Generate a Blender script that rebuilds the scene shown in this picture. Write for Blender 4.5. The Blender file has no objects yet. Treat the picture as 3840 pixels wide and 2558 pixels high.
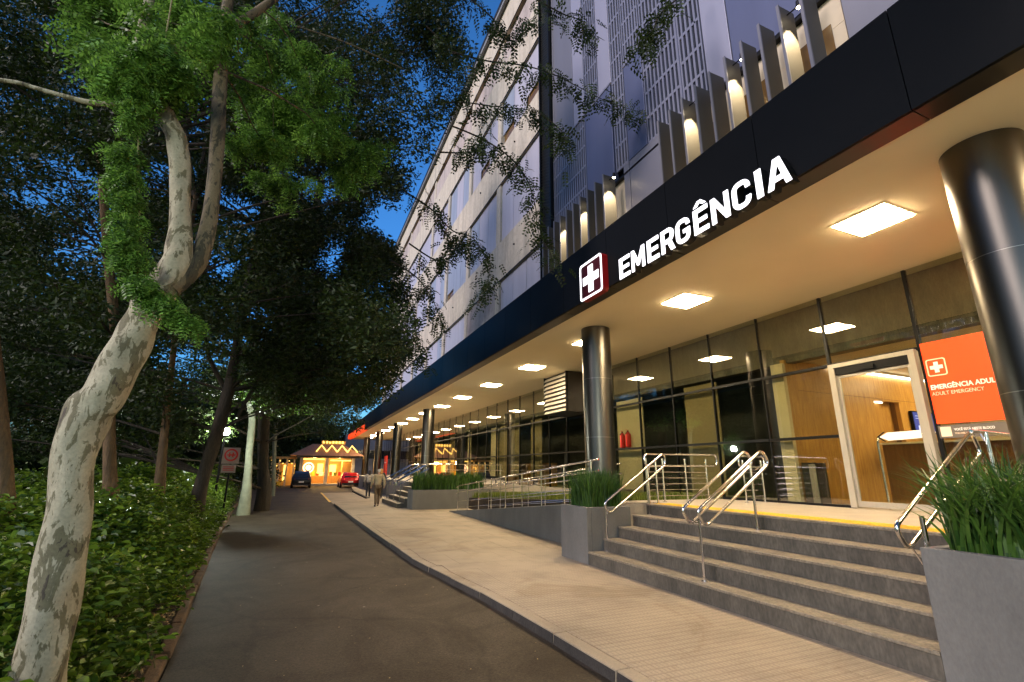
import bpy, bmesh, math, random
import numpy as np
from mathutils import Vector, Matrix

random.seed(11)
rng = np.random.default_rng(11)
sc = bpy.context.scene
COL = sc.collection
R = math.radians

# ------------------------------------------------------------------ camera
cam_d = bpy.data.cameras.new("camera")
cam_d.sensor_width = 36.0
cam_d.lens = 16.74
cam_d.clip_start = 0.05
cam_d.clip_end = 2000.0
cam = bpy.data.objects.new("camera", cam_d)
COL.objects.link(cam)
cam.matrix_world = Matrix(((0.917236, -0.111289, -0.382481, 0.0),
                           (-0.398265, -0.237178, -0.886077, 0.0),
                           (0.007895, 0.965071, -0.261871, 1.65),
                           (0, 0, 0, 1)))
sc.camera = cam

# ------------------------------------------------------------------ world, dusk sky
world = bpy.data.worlds.new("World")
sc.world = world
world.use_nodes = True
wn = world.node_tree
for n in list(wn.nodes):
    wn.nodes.remove(n)
w_out = wn.nodes.new("ShaderNodeOutputWorld")
w_bg = wn.nodes.new("ShaderNodeBackground")
w_sky = wn.nodes.new("ShaderNodeTexSky")
w_sky.sky_type = 'NISHITA'
w_sky.sun_disc = False
w_sky.sun_elevation = R(4.0)
w_sky.sun_rotation = R(215.0)
w_sky.air_density = 1.0
w_sky.dust_density = 0.3
w_sky.ozone_density = 4.0
w_mul = wn.nodes.new("ShaderNodeMixRGB")
w_mul.blend_type = 'MULTIPLY'
w_mul.inputs[0].default_value = 1.0
w_mul.inputs[2].default_value = (0.60, 0.82, 1.0, 1.0)
wn.links.new(w_sky.outputs[0], w_mul.inputs[1])
wn.links.new(w_mul.outputs[0], w_bg.inputs[0])
w_bg.inputs[1].default_value = 0.15
wn.links.new(w_bg.outputs[0], w_out.inputs[0])

# last glow of the sunset, very soft
sun_d = bpy.data.lights.new("sun", 'SUN')
sun_d.energy = 1.3
sun_d.angle = R(25)
sun_d.color = (1.0, 0.86, 0.84)
sun = bpy.data.objects.new("sun", sun_d)
COL.objects.link(sun)
sun.rotation_euler = Vector((-0.86, -0.12, 0.50)).to_track_quat('Z', 'Y').to_euler()

sc.view_settings.view_transform = 'Standard'
sc.view_settings.look = 'None'
sc.view_settings.exposure = 1.6
sc.view_settings.gamma = 1.0
sc.view_settings.use_curve_mapping = False
sc.render.engine = 'CYCLES'
sc.cycles.use_denoising = True
sc.cycles.max_bounces = 8
sc.cycles.diffuse_bounces = 4
sc.cycles.glossy_bounces = 4
sc.cycles.transparent_max_bounces = 16
sc.cycles.transmission_bounces = 4
sc.cycles.sample_clamp_indirect = 4.0
sc.cycles.caustics_reflective = False
sc.cycles.caustics_refractive = False

WARM = (1.0, 0.70, 0.36)

# ------------------------------------------------------------------ materials
def nt_new(name):
    m = bpy.data.materials.new(name)
    m.use_nodes = True
    nt = m.node_tree
    b = nt.nodes.get("Principled BSDF")
    return m, nt, b

def N(nt, t, **kw):
    n = nt.nodes.new(t)
    for k, v in kw.items():
        setattr(n, k, v)
    return n

def coords(nt, scale=(1, 1, 1), world_space=True):
    if world_space:
        g = N(nt, "ShaderNodeNewGeometry")
        src = g.outputs["Position"]
    else:
        g = N(nt, "ShaderNodeTexCoord")
        src = g.outputs["Object"]
    mp = N(nt, "ShaderNodeMapping")
    mp.inputs["Scale"].default_value = scale
    nt.links.new(src, mp.inputs[0])
    return mp.outputs[0]

def ramp(nt, fac, stops):
    r = N(nt, "ShaderNodeValToRGB")
    els = r.color_ramp.elements
    while len(els) > 1:
        els.remove(els[-1])
    els[0].position = stops[0][0]
    els[0].color = tuple(stops[0][1]) + (1,)
    for p, c in stops[1:]:
        e = els.new(p)
        e.color = tuple(c) + (1,)
    nt.links.new(fac, r.inputs[0])
    return r.outputs[0]

def noise(nt, vec, scale, detail=4, rough=0.55, dist=0.0):
    n = N(nt, "ShaderNodeTexNoise")
    n.inputs["Scale"].default_value = scale
    n.inputs["Detail"].default_value = detail
    n.inputs["Roughness"].default_value = rough
    n.inputs["Distortion"].default_value = dist
    nt.links.new(vec, n.inputs["Vector"])
    return n.outputs[0]

def bump(nt, b, h, strength=0.3, dist=0.01):
    bp = N(nt, "ShaderNodeBump")
    bp.inputs["Strength"].default_value = strength
    bp.inputs["Distance"].default_value = dist
    nt.links.new(h, bp.inputs["Height"])
    nt.links.new(bp.outputs[0], b.inputs["Normal"])

def mul(c, k):
    return tuple(min(1.0, x * k) for x in c[:3])

def mat(name, col, rough=0.6, metal=0.0, var=0.12, scale=3.0, stretch=(1, 1, 1), fine=0.0,
        fine_scale=60.0, bmp=0.0, bmp_scale=40.0, bmp_dist=0.005, spec=None, rvar=0.0, island=0.0):
    m, nt, b = nt_new(name)
    v = coords(nt, stretch)
    n1 = noise(nt, v, scale, 5)
    c = ramp(nt, n1, [(0.25, mul(col, 1 - var)), (0.75, mul(col, 1 + var))])
    if fine:
        n2 = noise(nt, v, fine_scale, 2)
        c2 = ramp(nt, n2, [(0.3, (1 - fine,) * 3), (0.7, (1 + fine * 0.6,) * 3)])
        mx = N(nt, "ShaderNodeMixRGB", blend_type='MULTIPLY')
        mx.inputs[0].default_value = 1.0
        nt.links.new(c, mx.inputs[1]); nt.links.new(c2, mx.inputs[2])
        c = mx.outputs[0]
    if island:
        g = N(nt, "ShaderNodeNewGeometry")
        c3 = ramp(nt, g.outputs["Random Per Island"], [(0, (1 - island,) * 3), (1, (1 + island,) * 3)])
        mx = N(nt, "ShaderNodeMixRGB", blend_type='MULTIPLY')
        mx.inputs[0].default_value = 1.0
        nt.links.new(c, mx.inputs[1]); nt.links.new(c3, mx.inputs[2])
        c = mx.outputs[0]
    nt.links.new(c, b.inputs["Base Color"])
    b.inputs["Roughness"].default_value = rough
    b.inputs["Metallic"].default_value = metal
    if spec is not None:
        b.inputs["Specular IOR Level"].default_value = spec
    if rvar:
        mr = N(nt, "ShaderNodeMapRange")
        mr.inputs[3].default_value = rough - rvar
        mr.inputs[4].default_value = rough + rvar
        nt.links.new(n1, mr.inputs[0]); nt.links.new(mr.outputs[0], b.inputs["Roughness"])
    if bmp:
        bump(nt, b, noise(nt, v, bmp_scale, 4), bmp, bmp_dist)
    return m

def emit(name, col, strength):
    m, nt, b = nt_new(name)
    b.inputs["Base Color"].default_value = tuple(0.6 * c for c in col) + (1,)
    b.inputs["Emission Color"].default_value = tuple(col) + (1,)
    b.inputs["Emission Strength"].default_value = strength
    return m

def glow(name, col, strength):
    m, nt, b = nt_new(name)
    b.inputs['Base Color'].default_value = tuple(col) + (1,)
    b.inputs['Roughness'].default_value = 0.5
    b.inputs['Emission Color'].default_value = tuple(col) + (1,)
    b.inputs['Emission Strength'].default_value = strength
    return m

def glass_mat(name, tint=(0.75, 0.78, 0.72), refl=1.0):
    m, nt, b = nt_new(name)
    nt.nodes.remove(b)
    out = [n for n in nt.nodes if n.type == 'OUTPUT_MATERIAL'][0]
    tr = N(nt, "ShaderNodeBsdfTransparent"); tr.inputs[0].default_value = tint + (1,)
    gl = N(nt, "ShaderNodeBsdfGlossy"); gl.inputs[0].default_value = (1, 1, 1, 1); gl.inputs[1].default_value = 0.015
    fr = N(nt, "ShaderNodeFresnel"); fr.inputs[0].default_value = 1.75
    mu = N(nt, "ShaderNodeMath", operation='MULTIPLY', use_clamp=True); mu.inputs[1].default_value = refl
    mx = N(nt, "ShaderNodeMixShader")
    ge = N(nt, 'ShaderNodeNewGeometry')
    inv = N(nt, 'ShaderNodeMath', operation='SUBTRACT'); inv.inputs[0].default_value = 1.0
    nt.links.new(ge.outputs['Backfacing'], inv.inputs[1])
    m2 = N(nt, 'ShaderNodeMath', operation='MULTIPLY')
    nt.links.new(fr.outputs[0], mu.inputs[0]); nt.links.new(mu.outputs[0], m2.inputs[0]); nt.links.new(inv.outputs[0], m2.inputs[1]); nt.links.new(m2.outputs[0], mx.inputs[0])
    nt.links.new(tr.outputs[0], mx.inputs[1]); nt.links.new(gl.outputs[0], mx.inputs[2])
    nt.links.new(mx.outputs[0], out.inputs[0])
    return m

def leaf_mat(name, c0, c1, rough=0.45, trans=0.35):
    m, nt, b = nt_new(name)
    out = [n for n in nt.nodes if n.type == 'OUTPUT_MATERIAL'][0]
    g = N(nt, "ShaderNodeNewGeometry")
    v = coords(nt)
    n1 = noise(nt, v, 1.3, 3)
    ad = N(nt, "ShaderNodeMath", operation='ADD'); nt.links.new(g.outputs["Random Per Island"], ad.inputs[0]); nt.links.new(n1, ad.inputs[1])
    mu = N(nt, "ShaderNodeMath", operation='MULTIPLY'); mu.inputs[1].default_value = 0.5; nt.links.new(ad.outputs[0], mu.inputs[0])
    c = ramp(nt, mu.outputs[0], [(0.2, c0), (0.8, c1)])
    nt.links.new(c, b.inputs["Base Color"])
    b.inputs["Roughness"].default_value = rough
    b.inputs["Specular IOR Level"].default_value = 0.35
    tl = N(nt, "ShaderNodeBsdfTranslucent")
    hs = N(nt, "ShaderNodeHueSaturation"); hs.inputs["Value"].default_value = 1.3; nt.links.new(c, hs.inputs["Color"])
    nt.links.new(hs.outputs[0], tl.inputs[0])
    mx = N(nt, "ShaderNodeMixShader"); mx.inputs[0].default_value = trans
    nt.links.new(b.outputs[0], mx.inputs[1]); nt.links.new(tl.outputs[0], mx.inputs[2])
    nt.links.new(mx.outputs[0], out.inputs[0])
    return m

def bark_patch(name, light, mid, dark, sx=9.0, sz=3.2):
    m, nt, b = nt_new(name)
    v = coords(nt, (sx, sx, sz))
    nz = N(nt, "ShaderNodeTexNoise"); nz.inputs["Scale"].default_value = 0.9; nz.inputs["Detail"].default_value = 4
    nt.links.new(v, nz.inputs["Vector"])
    mixv = N(nt, "ShaderNodeMixRGB"); mixv.inputs[0].default_value = 0.45
    nt.links.new(v, mixv.inputs[1]); nt.links.new(nz.outputs["Color"], mixv.inputs[2])
    n1 = noise(nt, mixv.outputs[0], 2.4, 7, 0.62, 0.35)
    c1 = ramp(nt, n1, [(0.0, mid), (0.36, mid), (0.39, light), (0.53, light), (0.55, mid), (0.635, mid), (0.65, dark), (1.0, dark)])
    n2 = noise(nt, coords(nt, (3, 3, 1.0)), 3.0, 4)
    c2 = ramp(nt, n2, [(0.3, (0.75, 0.72, 0.62)), (0.7, (1.1, 1.08, 1.0))])
    mx = N(nt, "ShaderNodeMixRGB", blend_type='MULTIPLY'); mx.inputs[0].default_value = 1
    nt.links.new(c1, mx.inputs[1]); nt.links.new(c2, mx.inputs[2])
    n3 = noise(nt, coords(nt), 55, 3)
    c3 = ramp(nt, n3, [(0.3, (0.8, 0.8, 0.78)), (0.65, (1.05, 1.05, 1.05))])
    n5 = noise(nt, coords(nt, (14, 14, 6)), 2.2, 5, 0.7, 0.5)
    c5 = ramp(nt, n5, [(0.30, (0.35, 0.30, 0.22)), (0.37, (1, 1, 1)), (0.68, (1, 1, 1)), (0.74, (1.25, 1.22, 1.15))])
    m5 = N(nt, 'ShaderNodeMixRGB', blend_type='MULTIPLY'); m5.inputs[0].default_value = 1
    nt.links.new(c3, m5.inputs[1]); nt.links.new(c5, m5.inputs[2]); c3 = m5.outputs[0]
    mx2 = N(nt, "ShaderNodeMixRGB", blend_type='MULTIPLY'); mx2.inputs[0].default_value = 1
    nt.links.new(mx.outputs[0], mx2.inputs[1]); nt.links.new(c3, mx2.inputs[2])
    nt.links.new(mx2.outputs[0], b.inputs["Base Color"])
    b.inputs["Roughness"].default_value = 0.8
    bump(nt, b, n1, 0.6, 0.02)
    return m

def wood_mat(name, a, bcol, horizontal=False):
    m, nt, b = nt_new(name)
    v = coords(nt, (7, 7, 0.6) if not horizontal else (0.6, 7, 7))
    n1 = noise(nt, v, 2.5, 6, 0.6, 1.2)
    c = ramp(nt, n1, [(0.3, a), (0.7, bcol)])
    nt.links.new(c, b.inputs["Base Color"])
    b.inputs["Roughness"].default_value = 0.42
    bump(nt, b, n1, 0.1, 0.002)
    return m

def paving_mat(name, col, groove=True):
    m, nt, b = nt_new(name)
    v = coords(nt)
    n1 = noise(nt, v, 1.1, 5, 0.6)
    c = ramp(nt, n1, [(0.3, mul(col, 0.72)), (0.52, col), (0.75, mul(col, 1.12))])
    n2 = noise(nt, v, 45, 3)
    c2 = ramp(nt, n2, [(0.3, (0.82,) * 3), (0.7, (1.06,) * 3)])
    mx = N(nt, "ShaderNodeMixRGB", blend_type='MULTIPLY'); mx.inputs[0].default_value = 1
    nt.links.new(c, mx.inputs[1]); nt.links.new(c2, mx.inputs[2])
    c = mx.outputs[0]
    h = n2
    if groove:
        w = N(nt, "ShaderNodeTexWave", wave_type='BANDS', bands_direction='X')
        w.inputs["Scale"].default_value = 6.4
        w.inputs["Distortion"].default_value = 0.25
        w2 = N(nt, "ShaderNodeTexWave", wave_type='BANDS', bands_direction='Y')
        w2.inputs["Scale"].default_value = 3.2
        w2.inputs["Distortion"].default_value = 0.25
        nt.links.new(v, w.inputs[0]); nt.links.new(v, w2.inputs[0])
        mi = N(nt, "ShaderNodeMath", operation='MINIMUM')
        nt.links.new(w.outputs["Fac"], mi.inputs[0]); nt.links.new(w2.outputs["Fac"], mi.inputs[1])
        cg = ramp(nt, mi.outputs[0], [(0.0, (0.62, 0.58, 0.52)), (0.14, (0.8, 0.78, 0.74)), (0.3, (1, 1, 1))])
        mx = N(nt, "ShaderNodeMixRGB", blend_type='MULTIPLY'); mx.inputs[0].default_value = 0.55
        nt.links.new(c, mx.inputs[1]); nt.links.new(cg, mx.inputs[2])
        c = mx.outputs[0]
        h = mi.outputs[0]
    # worn stains with their own shape
    n4 = noise(nt, v, 0.55, 6, 0.7, 1.0)
    cs = ramp(nt, n4, [(0.36, (0.74, 0.68, 0.6)), (0.46, (1, 1, 1))])
    mx = N(nt, "ShaderNodeMixRGB", blend_type='MULTIPLY'); mx.inputs[0].default_value = 0.75
    nt.links.new(c, mx.inputs[1]); nt.links.new(cs, mx.inputs[2])
    nt.links.new(mx.outputs[0], b.inputs["Base Color"])
    b.inputs["Roughness"].default_value = 0.75
    bump(nt, b, h, 0.35, 0.004)
    return m

def asphalt_mat():
    m, nt, b = nt_new("asphalt")
    v = coords(nt)
    n1 = noise(nt, v, 0.8, 7, 0.7, 0.8)
    c = ramp(nt, n1, [(0.32, (0.034, 0.024, 0.014)), (0.5, (0.054, 0.041, 0.025)), (0.68, (0.072, 0.056, 0.036))])
    n2 = noise(nt, v, 42, 5, 0.85)
    c2 = ramp(nt, n2, [(0.28, (0.45,) * 3), (0.5, (1.0,) * 3), (0.66, (1.45,) * 3), (0.74, (2.3, 2.15, 1.9))])
    vc = N(nt, 'ShaderNodeTexVoronoi', feature='DISTANCE_TO_EDGE'); vc.inputs['Scale'].default_value = 0.55
    mv = N(nt, 'ShaderNodeMixRGB'); mv.inputs[0].default_value = 0.25
    nz = N(nt, 'ShaderNodeTexNoise'); nz.inputs['Scale'].default_value = 2.2; nz.inputs['Detail'].default_value = 6
    nt.links.new(v, nz.inputs['Vector']); nt.links.new(v, mv.inputs[1]); nt.links.new(nz.outputs['Color'], mv.inputs[2]); nt.links.new(mv.outputs[0], vc.inputs['Vector'])
    cc = ramp(nt, vc.outputs['Distance'], [(0.0, (0.35, 0.33, 0.3)), (0.008, (0.55, 0.53, 0.5)), (0.02, (1, 1, 1))])
    m3 = N(nt, 'ShaderNodeMixRGB', blend_type='MULTIPLY'); m3.inputs[0].default_value = 0.3
    nt.links.new(c2, m3.inputs[1]); nt.links.new(cc, m3.inputs[2]); c2 = m3.outputs[0]
    mx = N(nt, "ShaderNodeMixRGB", blend_type='MULTIPLY'); mx.inputs[0].default_value = 1
    nt.links.new(c, mx.inputs[1]); nt.links.new(c2, mx.inputs[2])
    vo = N(nt, "ShaderNodeTexVoronoi"); vo.inputs["Scale"].default_value = 2.2
    nt.links.new(v, vo.inputs["Vector"])
    cs = ramp(nt, vo.outputs["Distance"], [(0.0, (0.5, 0.45, 0.35)), (0.03, (0.4, 0.36, 0.27)), (0.045, (0, 0, 0))])
    ad = N(nt, "ShaderNodeMixRGB", blend_type='ADD'); ad.inputs[0].default_value = 0.35
    nt.links.new(mx.outputs[0], ad.inputs[1]); nt.links.new(cs, ad.inputs[2])
    nt.links.new(ad.outputs[0], b.inputs["Base Color"])
    b.inputs["Roughness"].default_value = 0.7
    b.inputs["Specular IOR Level"].default_value = 0.12
    bump(nt, b, n2, 0.6, 0.008)
    return m

def plaster_mat(name, col, streak=0.35):
    m, nt, b = nt_new(name)
    v = coords(nt, (1, 1.6, 0.22))
    n1 = noise(nt, v, 1.2, 7, 0.65, 0.3)
    c = ramp(nt, n1, [(0.3, mul(col, 1 - streak)), (0.55, col), (0.8, mul(col, 1.06))])
    n2 = noise(nt, coords(nt), 7, 5, 0.7)
    c2 = ramp(nt, n2, [(0.35, (0.86, 0.84, 0.8)), (0.6, (1.02,) * 3)])
    mx = N(nt, "ShaderNodeMixRGB", blend_type='MULTIPLY'); mx.inputs[0].default_value = 1
    nt.links.new(c, mx.inputs[1]); nt.links.new(c2, mx.inputs[2])
    nt.links.new(mx.outputs[0], b.inputs["Base Color"])
    b.inputs["Roughness"].default_value = 0.85
    bump(nt, b, n2, 0.2, 0.006)
    return m

M = dict(
    asphalt=asphalt_mat(),
    soil=mat("soil", (0.035, 0.022, 0.011), 0.95, var=0.4, scale=4, fine=0.3, bmp=0.6, bmp_scale=25, bmp_dist=0.03),
    paving=paving_mat("grooved paving", (0.315, 0.25, 0.172), True),
    pave_plain=paving_mat("plain paving", (0.30, 0.24, 0.162), False),
    kerb=mat("kerb concrete", (0.26, 0.23, 0.19), 0.85, var=0.35, scale=6, fine=0.25, bmp=0.5, bmp_scale=30, bmp_dist=0.01),
    kerb_dark=mat("kerb shade tone", (0.03, 0.025, 0.02), 0.9, var=0.4, scale=5, fine=0.35, bmp=0.7, bmp_scale=22, bmp_dist=0.015),  # near black; on the curved kerb it paints the shade of the face
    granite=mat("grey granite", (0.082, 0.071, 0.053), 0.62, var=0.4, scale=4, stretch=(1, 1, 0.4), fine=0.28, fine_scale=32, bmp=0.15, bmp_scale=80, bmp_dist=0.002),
    granite_top=mat("lit granite tread", (0.20, 0.165, 0.115), 0.55, var=0.25, scale=3.5, fine=0.4, fine_scale=34),  # same stone as the risers; light from above painted in as paler tone
    deck=mat("beige terrace tiles", (0.36, 0.31, 0.24), 0.5, var=0.12, scale=2, fine=0.15),
    yellow=mat("yellow tactile strip", (0.75, 0.46, 0.03), 0.6, var=0.15, scale=8),
    planter=mat("grey planter render", (0.125, 0.12, 0.108), 0.8, var=0.2, scale=2, stretch=(1, 1, 0.5), fine=0.10, fine_scale=48, bmp=0.3, bmp_scale=120, bmp_dist=0.002),
    fascia=mat("dark blue composite", (0.0045, 0.0052, 0.0062), 0.5, var=0.15, scale=1, spec=0.1),
    fascia_under=mat("dark bronze composite", (0.02, 0.015, 0.010), 0.35, var=0.2, scale=1.5),
    ceiling=mat("painted ceiling", (0.93, 0.80, 0.54), 0.75, var=0.035, scale=0.8),
    black=mat("black metal", (0.006, 0.006, 0.006), 0.45, var=0.2, spec=0.2),
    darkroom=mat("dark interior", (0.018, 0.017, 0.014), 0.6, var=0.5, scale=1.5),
    alu=mat("brushed aluminium", (0.40, 0.36, 0.29), 0.42, 0.35, var=0.06, scale=6, stretch=(8, 8, 0.4)),
    steel=mat("polished stainless steel", (0.72, 0.69, 0.66), 0.16, 1.0, var=0.05, scale=8),
    column=mat("satin steel cladding", (0.115, 0.105, 0.09), 0.33, 1.0, var=0.1, scale=2, stretch=(1, 1, 0.1), rvar=0.04),
    ring=mat("joint ring", (0.35, 0.33, 0.28), 0.4, 0.9),
    glass=glass_mat("tinted storefront glass", (0.78, 0.79, 0.72), 1.7),
    clear=glass_mat("clear door glass", (0.93, 0.95, 0.92), 0.8),
    beam=mat("bare concrete beam", (0.12, 0.10, 0.068), 0.5, var=0.5, scale=3.5, stretch=(1, 2.2, 0.6), fine=0.45, fine_scale=22, bmp=0.3),
    blind=mat("cream fabric blind", (0.30, 0.235, 0.12), 0.8, var=0.05, scale=1),
    cream=mat("cream paint", (0.66, 0.56, 0.36), 0.7, var=0.05),
    wood=wood_mat("oak veneer", (0.36, 0.17, 0.035), (0.58, 0.32, 0.075)),
    wood_dark=wood_mat("walnut veneer", (0.13, 0.055, 0.014), (0.22, 0.10, 0.03)),
    plaster=plaster_mat("aged cream plaster", (0.60, 0.54, 0.44)),
    plaster_pink=plaster_mat("aged pink grey plaster", (0.50, 0.43, 0.40)),
    shutter=mat("lavender sheet panel", (0.43, 0.42, 0.49), 0.5, 0.0, var=0.12, scale=0.9, stretch=(1, 3, 0.3)),
    shutter_blue=mat("blue grey sheet panel", (0.30, 0.34, 0.43), 0.5, 0.0, var=0.18, scale=0.9, stretch=(1, 3, 0.3)),
    panel=mat("lavender grey cladding", (0.185, 0.185, 0.22), 0.42, 0.25, var=0.06, scale=0.5, stretch=(1, 4, 0.3)),
    panel_light=mat("pale lilac cladding", (0.30, 0.30, 0.38), 0.42, 0.2, var=0.06, scale=0.5, stretch=(1, 4, 0.3)),
    panel_blue=mat("slate blue cladding", (0.11, 0.125, 0.21), 0.4, 0.3, var=0.08, scale=0.5, stretch=(1, 4, 0.3)),
    slat=mat("slat aluminium", (0.21, 0.215, 0.28), 0.4, 0.25, var=0.05),
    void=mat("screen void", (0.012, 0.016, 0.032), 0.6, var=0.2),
    fin=mat("bronze grey fin", (0.075, 0.066, 0.054), 0.6, 0.0, var=0.08, scale=1, stretch=(1, 1, 0.3)),
    fin_edge=mat("pale fin edge", (0.20, 0.195, 0.22), 0.4, 0.3, var=0.05),
    tiles=mat("cream wall tile", (0.55, 0.47, 0.34), 0.6, var=0.1, scale=2),
    amber=mat("amber glass", (0.16, 0.085, 0.018), 0.25, var=0.3),
    hatch=mat("dark mesh wire", (0.02, 0.019, 0.015), 0.5, 0.5, var=0.3),
    orange=glow("orange vinyl with glow", (0.95, 0.06, 0.001), 0.13),  # faint emission added to brighten the orange
    white=mat("white vinyl", (0.8, 0.79, 0.75), 0.5, var=0.02),
    white_pale=mat("pale orange vinyl", (0.85, 0.62, 0.45), 0.5, var=0.02),
    board=mat("dull white board", (0.34, 0.27, 0.24), 0.6, var=0.1),
    louvre=mat("grey white louvre", (0.36, 0.34, 0.30), 0.6, var=0.1),
    grey_vinyl=mat("grey vinyl", (0.12, 0.10, 0.08), 0.5, var=0.05),
    red=mat("red paint", (0.55, 0.012, 0.008), 0.35, var=0.1),
    red_side=mat("red sign side", (0.30, 0.006, 0.006), 0.4, var=0.1),
    maroon=mat("maroon sign face", (0.055, 0.004, 0.008), 0.35, var=0.1),
    bark=bark_patch("mottled bark", (0.36, 0.33, 0.245), (0.14, 0.125, 0.072), (0.055, 0.042, 0.026), 8.5, 3.3),
    bark_moss=bark_patch("mossy mottled bark", (0.15, 0.115, 0.065), (0.045, 0.038, 0.018), (0.014, 0.011, 0.006)),
    bark_dark=mat("rough dark bark", (0.042, 0.03, 0.017), 0.9, var=0.45, scale=5, stretch=(2, 2, 0.5), fine=0.3, fine_scale=30, bmp=0.8, bmp_scale=14, bmp_dist=0.03),
    bark_warm=mat("brown bark", (0.115, 0.066, 0.024), 0.9, var=0.4, scale=4, stretch=(2, 2, 0.5), fine=0.3, fine_scale=30, bmp=0.8, bmp_scale=14, bmp_dist=0.03),
    bark_pale=mat("pale bark", (0.24, 0.25, 0.17), 0.85, var=0.3, scale=4, bmp=0.4, bmp_scale=20, bmp_dist=0.01),
    leaf=leaf_mat("feathery green leaf", (0.014, 0.050, 0.006), (0.21, 0.40, 0.06)),
    leaf_far=leaf_mat("dark green leaf", (0.009, 0.018, 0.002), (0.036, 0.062, 0.007), 0.6, 0.22),
    leaf_hedge=leaf_mat("broad shrub leaf", (0.016, 0.060, 0.008), (0.21, 0.31, 0.026), 0.35, 0.25),
    leaf_dry=mat("dry leaf litter", (0.34, 0.25, 0.11), 0.85, var=0.4, scale=30, island=0.6),
    stem=mat("thin stem", (0.16, 0.14, 0.05), 0.7, var=0.3),
    blade=leaf_mat("iris blade", (0.010, 0.038, 0.006), (0.07, 0.14, 0.02), 0.4, 0.2),
    turf=leaf_mat("short grass", (0.07, 0.10, 0.012), (0.16, 0.19, 0.03), 0.5, 0.3),
    panel_emit=emit("lit diffuser", (1.0, 0.775, 0.47), 52.0),
    lobby_emit=emit("lit lobby diffuser", (1.0, 0.78, 0.46), 21.0),
    kerb_dirt=mat("earth stained kerb", (0.12, 0.075, 0.038), 0.95, var=0.45, scale=5, fine=0.35, bmp=0.6, bmp_scale=22, bmp_dist=0.015),
    letter_emit=emit("lit letter face", (0.95, 0.93, 1.0), 0.85),
    spot_emit=emit("lit spot lens", (1.0, 0.82, 0.5), 14.0),
    led=emit("lit strip", (1.0, 0.88, 0.70), 4.0),
    lamp_emit=emit("cold lit globe", (0.90, 0.97, 0.88), 380.0),
    screen=emit("lit blue screen", (0.03, 0.05, 0.30), 0.35),
    screen_dot=emit("lit screen mark", (0.6, 0.7, 1.0), 0.35),
    kiosk_light=emit("golden kiosk light", (1.0, 0.60, 0.12), 1.0),
    kiosk_wall=mat("ochre kiosk wall", (0.55, 0.34, 0.10), 0.7, var=0.15),
    roof=mat("clay roof tiles", (0.26, 0.13, 0.07), 0.8, var=0.25, scale=3, stretch=(6, 1, 1)),
    red_tip=emit("lit red band", (1.0, 0.07, 0.01), 0.3),
    tail=emit("lit tail light", (1.0, 0.05, 0.02), 2.5),
    car_dark=mat("dark grey car paint", (0.012, 0.011, 0.011), 0.3, 0.0, var=0.05),
    car_red=mat("red car paint", (0.42, 0.01, 0.01), 0.2, 0.2, var=0.05),
    tyre=mat("tyre rubber", (0.012, 0.012, 0.012), 0.8),
    car_glass=mat("dark car glass", (0.015, 0.018, 0.022), 0.08),
    concrete=mat("grey rendered wall", (0.22, 0.23, 0.25), 0.8, var=0.15, scale=0.7),
    skin=mat("skin", (0.42, 0.25, 0.17), 0.5, var=0.08),
    jacket=mat("beige jacket", (0.33, 0.26, 0.16), 0.85, var=0.18, scale=9),
    trousers=mat("brown trousers", (0.10, 0.065, 0.035), 0.85, var=0.2, scale=9),
    hair_white=mat("white hair", (0.55, 0.52, 0.47), 0.7, var=0.15, scale=30),
    hair_dark=mat("dark hair", (0.012, 0.009, 0.008), 0.5, var=0.2, scale=30),
    hair_blond=mat("ginger hair", (0.45, 0.20, 0.05), 0.6, var=0.2, scale=30),
    dark_cloth=mat("dark cloth", (0.02, 0.021, 0.025), 0.85, var=0.2, scale=9),
    pale_cloth=mat("pale patterned cloth", (0.38, 0.34, 0.28), 0.85, var=0.5, scale=14),
    shoe=mat("dark shoe", (0.02, 0.016, 0.012), 0.6),
)

# ------------------------------------------------------------------ mesh helpers
OFF = {}

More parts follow.
